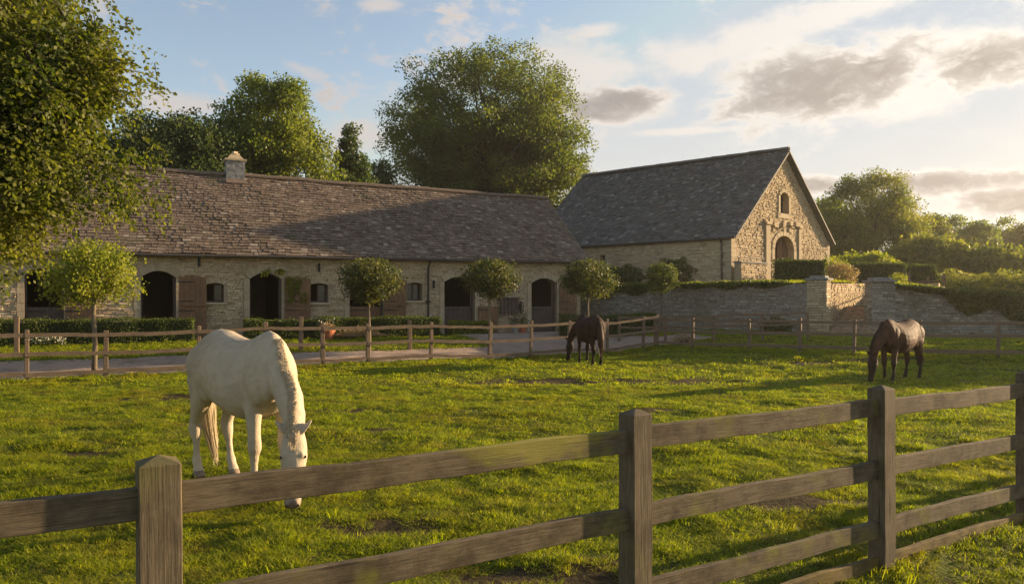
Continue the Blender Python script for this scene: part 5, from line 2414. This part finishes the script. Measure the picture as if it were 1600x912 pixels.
def horse(label, loc, heading, yaw, coat, mane_c, hoof_c, scale=1.0, legs=(0, 0, 0, 0), seed=1, dark_legs=0, muzzle=(.05, .04, .035), neck_drop=0.0, head_yaw=0.0, mane_side=1, mane_len=1.0, tail_len=1.0, tailsw=0.0, belly=1.0, spec=.3):
    """local frame: +x forward, +y left. yaw bends the neck"""
    hd = empty('horse', loc, heading)
    hd.scale = (scale,) * 3
    tag(hd, label, 'horse')
    b = MB()
    Zp = (0, 0, 1)
    # torso: x, ztop, zbot, halfwidth, narrow
    T = [(-.905, 1.22, 1.02, .08, 0), (-.875, 1.33, .93, .16, .05), (-.80, 1.43, .85, .225, .12), (-.68, 1.50, .80, .275, .2), (-.54, 1.545, .78, .295, .28), (-.38, 1.535, .79, .292, .25),
         (-.20, 1.485, .77, .30, .2), (-.02, 1.455, .735, .315, .2), (.14, 1.455, .71, .315, .25), (.28, 1.48, .705, .295, .35), (.40, 1.53, .715, .265, .5), (.50, 1.555, .745, .24, .58),
         (.60, 1.53, .80, .225, .5), (.69, 1.45, .87, .195, .35), (.765, 1.33, .95, .145, .15), (.80, 1.24, 1.02, .08, 0)]
    st = []
    for (x, zt_, zb_, w, nar) in T:
        if -.3 < x < .4:
            zb_ -= (belly - 1) * .12
            w *= 1 + (belly - 1) * .3
        c = zb_ + (zt_ - zb_) * .45
        st.append(((x, 0, c), w, zt_ - c, c - zb_, Zp, nar))
    loft(b, st, 24)
    # legs
    HL = [(-.60, .12, 1.30, .20, .12), (-.61, .135, 1.14, .235, .145), (-.60, .15, 1.00, .225, .14), (-.61, .155, .87, .165, .11), (-.665, .152, .74, .112, .082), (-.735, .15, .63, .072, .058),
          (-.795, .148, .545, .064, .050), (-.805, .147, .49, .066, .052), (-.785, .146, .43, .050, .044), (-.768, .145, .34, .031, .027), (-.757, .145, .22, .030, .027), (-.748, .145, .155, .044, .040),
          (-.728, .145, .115, .038, .035), (-.705, .145, .075, .042, .041), (-.695, .145, .05, .050, .047)]
    FL = [(.50, .10, 1.28, .17, .09), (.51, .125, 1.10, .17, .105), (.49, .14, .96, .145, .095), (.465, .148, .84, .10, .075), (.475, .148, .72, .074, .060), (.485, .147, .60, .056, .048), (.49, .146, .50, .056, .052),
          (.495, .146, .45, .054, .051), (.487, .146, .39, .038, .036), (.483, .146, .30, .030, .027), (.484, .146, .20, .030, .027), (.492, .146, .15, .044, .039), (.512, .146, .112, .036, .033), (.532, .146, .075, .041, .040), (.542, .146, .05, .050, .047)]
    hoofs = []
    for li, (LG, sd_) in enumerate(((HL, 1), (HL, -1), (FL, 1), (FL, -1))):
        sh = legs[li]
        stt = []
        for (x, y, z, fa, la) in LG:
            k = max(0, (1.05 - z) / 1.05)
            xx = x + sh * k
            g_ = 1.0 + .22 * (1 - min(1, max(0, (z - .45) / .5)))
            stt.append(((xx, y * sd_, z), la * g_, fa * g_, fa * g_, (1, 0, 0.0001), 0))
        loft(b, stt, 14)
        if LG is HL:
            ellipsoid(b, (-.845 + sh * .5, .147 * sd_, .535), (.03, .028, .04))
        hoofs.append((LG[-1][0] + sh * .95, .146 * sd_))
    # shoulder, stifle and chest muscles
    for s_ in (1, -1):
        ellipsoid(b, (.50, .140 * s_, 1.10), (.17, .11, .27), Matrix.Rotation(R(-22), 3, 'Y'))
        ellipsoid(b, (.40, .165 * s_, .96), (.11, .075, .09))
        ellipsoid(b, (.70, .085 * s_, 1.04), (.10, .09, .15))
        ellipsoid(b, (-.62, .18 * s_, 1.16), (.22, .12, .22))
        ellipsoid(b, (-.44, .17 * s_, .93), (.10, .09, .13))
    # neck
    nb_ = len(b.v)
    dz = neck_drop
    NK = [(.50, 1.22, .165, .30, .32), (.66, 1.19, .155, .34, .32), (.80, 1.13, .140, .31, .29), (.92, 1.05, .125, .27, .25), (1.02, .95, .113, .23, .21), (1.10, .83, .102, .195, .18), (1.15, .73, .094, .16, .15), (1.18, .65, .082, .12, .12)]
    upv = []
    stt = []
    for k, (x, z, w, hu, hdn) in enumerate(NK):
        a = NK[max(0, k - 1)]
        c_ = NK[min(len(NK) - 1, k + 1)]
        tx_, tz_ = c_[0] - a[0], c_[1] - a[1]
        l = math.hypot(tx_, tz_)
        upx, upz = -tz_ / l, tx_ / l
        if k == 0:
            upx, upz = .35, .93
        stt.append(((x, 0, z), w, hu * .62 if k > 1 else hu * .9, hdn * .62 if k > 1 else hdn * .9, (upx, 0, upz), .45))
        upv.append((x, z, upx, upz, hu * .62 if k > 1 else hu * .9))
    loft(b, stt, 18)
    # head, hanging from the poll
    px_, pz_ = 1.185, .665
    hdx, hdz = .18, -.984
    fx, fz = .984, .18           # forehead side
    HD = [(-.02, .085, .065, .07), (.05, .104, .080, .10), (.12, .114, .086, .135), (.20, .117, .084, .145), (.27, .104, .076, .125), (.35, .084, .066, .094), (.43, .071, .060, .074), (.50, .070, .058, .068), (.56, .073, .056, .066), (.60, .066, .046, .054), (.628, .044, .026, .034)]
    stt = []
    for (t, w, hf, hb) in HD:
        c_ = (px_ + hdx * t - fx * .015, 0, pz_ + hdz * t)
        stt.append((c_, w, hf, hb, (fx, 0, fz), .25))
    loft(b, stt, 18)
    for s_ in (1, -1):
        ellipsoid(b, (px_ + hdx * .20 - fx * .05, .055 * s_, pz_ + hdz * .20), (.075, .045, .085))     # cheek
        ellipsoid(b, (px_ + hdx * .17 + fx * .035, .078 * s_, pz_ + hdz * .17), (.03, .022, .03))       # brow
        ellipsoid(b, (px_ + hdx * .575 + fx * .025, .036 * s_, pz_ + hdz * .575), (.028, .02, .03))     # nostril rim
        # ears: leaf shaped
        e0 = Vector((px_ + .0, .055 * s_, pz_ + .01))
        ed = Vector((.15, .62 * s_, .74)).normalized()
        sw_ = Vector((.35, .75 * -s_, .5)).cross(ed).normalized()
        fr_ = ed.cross(sw_).normalized()
        base = len(b.v)
        for (t, w, th) in ((-.03, .024, .02), (.02, .034, .024), (.06, .043, .018), (.10, .040, .014), (.135, .026, .011), (.165, .008, .007)):
            for j in range(8):
                a = 2 * math.pi * j / 8
                b.v.append(tuple(e0 + ed * t + sw_ * w * math.cos(a) + fr_ * th * math.sin(a)))
        for k in range(5):
            for j in range(8):
                A, B = base + k * 8 + j, base + k * 8 + (j + 1) % 8
                b.f.append((A, B, B + 8, A + 8)); b.t.append(.5)
        b.f.append(tuple(base + j for j in range(8))[::-1]); b.t.append(.5)
        b.f.append(tuple(base + 40 + j for j in range(8))); b.t.append(.5)
    # dock
    loft(b, [((-.86, 0, 1.36), .04, .05, .05, (1, 0, .3), 0), ((-.93, 0, 1.30), .035, .04, .04, (1, 0, .6), 0), ((-.965, 0, 1.18), .03, .035, .035, (1, 0, .1), 0)], 8)

    def bend(p):
        x, y, z = p
        if x <= .42:
            return (x, y, z)
        f = min(1, (x - .42) / .75)
        f = f * f * (3 - 2 * f)
        z = z - dz * f
        a = yaw * f
        X, Y_ = x - .42, y
        X2, Y2 = X * math.cos(a * .75) - Y_ * math.sin(a * .75), X * math.sin(a * .75) + Y_ * math.cos(a * .75)
        # turn the head further about the poll
        if x > 1.0:
            g = min(1, (x - 1.0) / .15)
            c0 = ((px_ - .42) * math.cos(a * .75), (px_ - .42) * math.sin(a * .75))
            hh = head_yaw * g
            dx_, dy_ = X2 - c0[0], Y2 - c0[1]
            X2, Y2 = c0[0] + dx_ * math.cos(hh) - dy_ * math.sin(hh), c0[1] + dx_ * math.sin(hh) + dy_ * math.cos(hh)
        return (X2 + .42, Y2, z)
    for i in range(len(b.v)):
        b.v[i] = bend(b.v[i])
    mzp = bend((px_ + hdx * .61, 0, pz_ + hdz * .61))
    mat = mat_coat('horse_coat', coat[0], coat[1], muzzle, mzp, dark_legs, spec=spec)
    body = b.build('body', mat, hd)
    rm = body.modifiers.new('remesh', 'REMESH')
    rm.mode = 'VOXEL'
    rm.voxel_size = .0125
    rm.use_smooth_shade = True
    sm = body.modifiers.new('smooth', 'SMOOTH')
    sm.factor = .6
    sm.iterations = 4
    # hooves
    for (x, y) in hoofs:
        s = MB()
        pr = [(.066, 0), (.060, .03), (.052, .062), (.040, .068)]
        base = 0
        for (r_, z) in pr:
            for j in range(14):
                t = 2 * math.pi * j / 14
                s.v.append((x + .012 - z * .25 + r_ * 1.05 * math.cos(t), y + r_ * .92 * math.sin(t), z))
        for k in range(3):
            for j in range(14):
                A, B = k * 14 + j, k * 14 + (j + 1) % 14
                s.f.append((A, B, B + 14, A + 14)); s.t.append(.5)
        s.f.append(tuple(range(14))[::-1]); s.t.append(.5)
        s.f.append(tuple(42 + j for j in range(14))); s.t.append(.5)
        s.build('hoof', hoof_c, hd, smooth=True)
    # eyes
    for s_ in (1, -1):
        s = MB()
        c = bend((px_ + hdx * .185 + fx * .030, .101 * s_, pz_ + hdz * .185))
        ellipsoid(s, c, (.013, .010, .014))
        s.build('eye', M_eye, hd, smooth=True)
        s = MB()
        c = bend((px_ + hdx * .59 + fx * .035, .050 * s_, pz_ + hdz * .59))
        ellipsoid(s, c, (.010, .008, .014))
        s.build('nostril', M_eye, hd, smooth=True)
    # mane: many short locks along the crest
    rg = np.random.default_rng(seed)
    mv, mf = [], []

    def strip(pts, w0, sidev):
        i = len(mv)
        n = len(pts)
        for k, p in enumerate(pts):
            w = w0 * (1 - .75 * k / (n - 1))
            mv.append(tuple(np.array(p) - sidev * w))
            mv.append(tuple(np.array(p) + sidev * w))
        for k in range(n - 1):
            mf.append((i + 2 * k, i + 2 * k + 1, i + 2 * k + 3, i + 2 * k + 2))
    for k in range(1800):
        f = rg.random()
        q = .6 + f * (len(upv) - 1 - .6)
        i0 = min(int(q), len(upv) - 2)
        t = q - i0
        x, z, ux, uz, hu = [upv[i0][m] * (1 - t) + upv[i0 + 1][m] * t for m in range(5)]
        p = np.array((x + ux * hu * .97, rg.normal() * .012, z + uz * hu * .97))
        L = rg.uniform(.07, .13) * mane_len
        sd2 = mane_side * rg.uniform(.5, 1.2)
        pts = []
        vv = np.array((ux, 0.0, uz))
        tang = np.array((uz, 0, -ux))
        for m in range(5):
            g = m / 4
            pp = p + vv * (.022 * math.sin(min(1, g * 1.6) * 1.7)) * 1.0 + np.array((0, sd2, 0)) * L * .75 * g ** .8 - vv * L * .75 * g * g + tang * L * .35 * g + rg.normal(size=3) * .003
            pts.append(bend(pp))
        strip(pts, .0045, np.array((.6, 0, -.6)))
    # forelock
    for k in range(40):
        p = np.array((px_ + .03, rg.normal() * .02, pz_ + .04))
        L = rg.uniform(.08, .15)
        pts = [bend(p + np.array((.04 * math.sin(g * 2) + .03 * g, rg.normal() * .004, -L * g * g * 1.2 + .012))) for g in np.linspace(0, 1, 5)]
        strip(pts, .007, np.array((0, 1.0, 0)))
    me = mesh_np('mane', np.array(mv), np.array(mf), np.random.default_rng(1).random(len(mf)))
    link('mane', me, mane_c, hd)
    # tail
    mv, mf = [], []
    for k in range(520):
        a = rg.random() * 2 * math.pi
        r0 = .03 * math.sqrt(rg.random())
        st_ = rg.random() ** 1.4
        L = rg.uniform(.75, 1.02) * tail_len * (1 - .35 * st_)
        p0 = np.array((-.93 - .04 * st_ + r0 * math.cos(a), r0 * math.sin(a), 1.33 - .30 * st_))
        spread = .085 * rg.random() ** .5
        pts = []
        for m in range(8):
            g = m / 7
            bulge = math.sin(math.pi * min(1, g * 1.05)) * spread + .2 * spread * (1 - g)
            pts.append(p0 + np.array((-.05 * math.sin(g * 1.8) + bulge * math.cos(a) * .7, bulge * math.sin(a) * .9 + tailsw * g * g, -L * g)))
        for i_, p in enumerate(pts):
            pts[i_] = p
        strip(pts, .008, np.array((-math.sin(a), math.cos(a), 0)))
    me = mesh_np('tail', np.array(mv), np.array(mf), np.random.default_rng(2).random(len(mf)))
    link('tail', me, mane_c, hd)
    return hd


def mat_hair(name, c0, c1):
    m = NT(name, .5, .35)
    c = m.mix(m.attr(), c0, c1)
    m.color(c)
    tr = m.N.new('ShaderNodeBsdfTranslucent')
    m.L.new(c, tr.inputs[0])
    mx = m.N.new('ShaderNodeMixShader')
    mx.inputs[0].default_value = .3
    m.L.new(m.b.outputs[0], mx.inputs[1])
    m.L.new(tr.outputs[0], mx.inputs[2])
    m.L.new(mx.outputs[0], m.out.inputs[0])
    return m.m


MH_white = mat_hair('pale_hair', (.46, .37, .24), (.66, .56, .38))
MH_dark = mat_hair('dark_hair', (.014, .010, .008), (.045, .026, .018))
MH_red = mat_hair('rusty_hair', (.03, .015, .010), (.13, .06, .03))
M_hoofw = mat_plain('horn_hoof', (.22, .165, .12), .8)
M_hoofd = mat_plain('dark_hoof', (.03, .025, .02), .7)


def put(px_h, y_h, px_f, y_f):
    """hind and front feet in the view -> origin and heading"""
    dh = F * CH / (y_h - HOR)
    df = F * CH / (y_f - HOR)
    H = np.array(((px_h - 800) * dh / F, dh))
    Ff = np.array(((px_f - 800) * df / F, df))
    d = Ff - H
    a = math.atan2(d[1], d[0])
    mid = (H + Ff) / 2
    d = d / np.linalg.norm(d)
    o = mid + d * .11
    return (o[0], o[1], Z(*o)), a


loc, a = put(319, 741, 440, 786)
horse('white horse grazing close behind the foreground fence, head down facing the camera', loc, a, R(-13), ((.42, .345, .245), (.50, .42, .31)), MH_white, M_hoofw, 1.03,
      legs=(.16, -.04, .04, .0), seed=5, muzzle=(.20, .145, .115), head_yaw=R(-26), mane_side=-1, mane_len=.6, tail_len=1.28, tailsw=.15, belly=1.25)
loc, a = put(1424, 594, 1392, 598)
horse('bay horse grazing near the terrace steps, seen from its left with sunlit flank', loc, a, R(-4), ((.050, .022, .013), (.085, .036, .020)), MH_dark, M_hoofd, .98,
      legs=(-.03, .12, .10, -.08), seed=6, dark_legs=.85, muzzle=(.03, .025, .02), mane_side=-1, belly=1.3, spec=.15)
loc, a = put(933, 573, 912, 568)
horse('dark brown horse grazing in the middle distance, rump and tail towards the camera', loc, R(104), R(24), ((.026, .014, .010), (.045, .023, .015)), MH_red, M_hoofd, 1.02,
      legs=(.02, .14, -.05, .08), seed=7, dark_legs=.8, muzzle=(.02, .018, .016), mane_side=-1, belly=1.35, spec=.10)

# ------------------------------------------------------------------ grass
def tuft(seed, n, rad, h0, h1, w):
    rg = np.random.default_rng(seed)
    V, Fc, T = [], [], []
    for k in range(n):
        a = rg.random() * 6.283
        r = rad * math.sqrt(rg.random())
        x, y = r * math.cos(a), r * math.sin(a)
        b = rg.random() * 6.283
        lean = rg.uniform(.5, 2.0)
        H = rg.uniform(h0, h1)
        dx, dy = math.cos(b) * lean * H, math.sin(b) * lean * H
        sx, sy = -math.sin(b) * w, math.cos(b) * w
        i = len(V)
        V += [(x - sx, y - sy, -.01), (x + sx, y + sy, -.01), (x + dx * .35 + sx * .8, y + dy * .35 + sy * .8, H * .62), (x + dx * .35 - sx * .8, y + dy * .35 - sy * .8, H * .62), (x + dx, y + dy, H), (x + dx, y + dy, H)]
        V[-1] = (x + dx + sx * .15, y + dy + sy * .15, H)
        Fc += [(i, i + 1, i + 2, i + 3), (i + 3, i + 2, i + 5, i + 4)]
        t = rg.random() ** 1.3
        T += [t, t]
    me = mesh_np('grass_tuft', np.array(V), np.array(Fc), T)
    me.materials.append(M_grass)
    o = bpy.data.objects.new('grass_tuft', me)
    return o


def grass_field(name, pts, scl, tuft_o, seed):
    rg = np.random.default_rng(seed)
    n = len(pts)
    me = bpy.data.meshes.new(name)
    me.vertices.add(n)
    me.vertices.foreach_set('co', np.asarray(pts, np.float32).ravel())
    a = me.attributes.new('scl', 'FLOAT_VECTOR', 'POINT')
    a.data.foreach_set('vector', np.asarray(scl, np.float32).ravel())
    r = me.attributes.new('rot', 'FLOAT_VECTOR', 'POINT')
    rot = np.zeros((n, 3), np.float32)
    rot[:, :2] = rg.normal(size=(n, 2)) * .12
    rot[:, 2] = rg.random(n) * 6.283
    r.data.foreach_set('vector', rot.ravel())
    o = link(name, me)
    ng = bpy.data.node_groups.new(name + '_scatter', 'GeometryNodeTree')
    ng.interface.new_socket('Geometry', in_out='INPUT', socket_type='NodeSocketGeometry')
    ng.interface.new_socket('Geometry', in_out='OUTPUT', socket_type='NodeSocketGeometry')
    N, L = ng.nodes, ng.links
    gi, go = N.new('NodeGroupInput'), N.new('NodeGroupOutput')
    iop = N.new('GeometryNodeInstanceOnPoints')
    oi = N.new('GeometryNodeObjectInfo')
    oi.inputs['Object'].default_value = tuft_o
    oi.inputs['As Instance'].default_value = True
    na = N.new('GeometryNodeInputNamedAttribute')
    na.data_type = 'FLOAT_VECTOR'
    na.inputs['Name'].default_value = 'scl'
    nb_ = N.new('GeometryNodeInputNamedAttribute')
    nb_.data_type = 'FLOAT_VECTOR'
    nb_.inputs['Name'].default_value = 'rot'
    L.new(gi.outputs[0], iop.inputs['Points'])
    L.new(oi.outputs['Geometry'], iop.inputs['Instance'])
    L.new(na.outputs['Attribute'], iop.inputs['Scale'])
    L.new(nb_.outputs['Attribute'], iop.inputs['Rotation'])
    L.new(iop.outputs[0], go.inputs[0])
    md = o.modifiers.new('scatter', 'NODES')
    md.node_group = ng
    tag(o, kind='stuff')
    return o


def scatter(d0, d1, dens, seed, xf=.80, extra=2.0):
    rg = np.random.default_rng(seed)
    A = 2 * (xf * (d0 + d1) / 2 + extra) * (d1 - d0)
    n = int(A * dens)
    y = np.sqrt(rg.random(n) * (d1 ** 2 - d0 ** 2) + d0 ** 2)
    x = (rg.random(n) * 2 - 1) * (xf * y + extra)
    return x, y


def keep_mask(x, y, rg, zone='paddock'):
    s = soil_of(x, y)
    brk = vnoise(x / .30, y / .16, 31) + .4 * vnoise(x / .09, y / .07, 32)
    k = (s * 1.25 + brk * 1.1) < 1.5
    k &= ~in_path(x, y)
    q = q_of(x, y)
    k &= ~((q > -1.9) & (x < 4))
    k &= ~(in_terrace(x, y))
    r = r_of(x, y)
    k &= ~((r > -.1))
    k &= ~((x > 13.5) & (y > 29.3))
    # natural gaps
    g = vnoise(x / .33, y / .33, 21) + .5 * vnoise(x / 1.1, y / 1.1, 22) + rg.random(len(x)) * .35
    k &= g > .50
    return k


T1 = [tuft(900 + k, 44, .085, .016, .062, .0026) for k in range(3)]
T2 = [tuft(910 + k, 40, .15, .02, .07, .0046) for k in range(2)]
T3 = [tuft(920 + k, 40, .28, .03, .08, .009) for k in range(2)]
gi_ = 0
for (d0, d1, dens, T, sc0) in ((3.6, 9.5, 230, T1, 1.0), (9.5, 17, 95, T2, 1.0), (17, 33, 30, T3, 1.0)):
    x, y = scatter(d0, d1, dens, 950 + gi_)
    rg = np.random.default_rng(960 + gi_)
    k = keep_mask(x, y, rg)
    x, y = x[k], y[k]
    z = zg(x, y)
    # tussocks: taller where slow noise is high
    tn = vnoise(x / .9, y / .9, 11)
    tn2 = vnoise(.8 * x / .24 + .6 * y / .24, .8 * y / .24 - .6 * x / .24, 12)
    hs = sc0 * (.20 + .28 * tn ** 2 + .78 * tn2 ** 2.5 + .18 * rg.random(len(x)))
    ws = .85 + .35 * rg.random(len(x))
    for j, to in enumerate(T):
        m = (np.arange(len(x)) % len(T)) == j
        P = np.stack([x[m], y[m], z[m]], 1)
        S = np.stack([ws[m], ws[m], hs[m]], 1)
        grass_field('grass', P, S, to, 970 + gi_ * 5 + j)
    gi_ += 1
rg = np.random.default_rng(1150)
kk_ = rg.uniform(.9, 12, 900)
ww = P2 + RU * kk_[:, None] - RN * rg.uniform(.02, .5, 900)[:, None]
zz = np.array([tr_top(k - .86) for k in kk_]) + .02
grass_field('wall_top_grass', np.stack([ww[:, 0], ww[:, 1], zz], 1), np.stack([.6 + 0 * kk_, .6 + 0 * kk_, 1.0 + 1.2 * rg.random(900)], 1), T2[1], 1151)
# rank grass left around the fence posts and along the far fence line
rg = np.random.default_rng(1100)
pp_ = []
for p in nposts[1:5]:
    pp_.append(np.stack([p[0] + rg.normal(size=26) * .10, p[1] + rg.normal(size=26) * .10], 1))
fa, fu = np.array((-11.8, 17.9)), np.array((.863, .505))
kk_ = rg.uniform(-6, 20, 1500)
pp_.append(fa + fu * kk_[:, None] + np.stack([rg.normal(size=1500) * .10, rg.normal(size=1500) * .10], 1))
kk_ = rg.uniform(0, 14, 700)
pp_.append(np.array((5.45, 28.0)) + np.array((.803, -.596)) * kk_[:, None] + rg.normal(size=(700, 2)) * .10)
pp_ = np.concatenate(pp_)
P = np.stack([pp_[:, 0], pp_[:, 1], zg(pp_[:, 0], pp_[:, 1])], 1)
n = len(P)
grass_field('long_grass', P, np.stack([.7 + 0 * P[:, 0], .7 + 0 * P[:, 0], np.where(np.arange(n) < 104, .9, 1.0 + 1.2 * rg.random(n))], 1), T2[0], 1101)
# grass on the terrace edge
rg = np.random.default_rng(1200)
n = 5200
x = rg.uniform(2, 30, n)
y = rg.uniform(28, 44, n)
k = in_terrace(x, y)
x, y = x[k], y[k]
P = np.stack([x, y, z_terr(x, y)], 1)
S = np.stack([1 + 0 * x, 1 + 0 * x, .8 + 1.2 * rg.random(len(x))], 1)
grass_field('terrace_grass', P, S, T3[0], 1201)

# ------------------------------------------------------------------ haze
def build_haze():
    s = MB()
    s.box((-220, -60, -1.6), (440, 0, 0), (0, 260, 0), (0, 0, 32))
    m = bpy.data.materials.new('haze')
    m.use_nodes = True
    nt = m.node_tree
    for n in list(nt.nodes):
        nt.nodes.remove(n)
    out = nt.nodes.new('ShaderNodeOutputMaterial')
    pv = nt.nodes.new('ShaderNodeVolumePrincipled')
    pv.inputs['Color'].default_value = (.95, .93, .88, 1)
    pv.inputs['Density'].default_value = .0004
    pv.inputs['Anisotropy'].default_value = .55
    nt.links.new(pv.outputs[0], out.inputs['Volume'])
    o = s.build('haze', m)
    tag(o, kind='stuff')


build_haze()
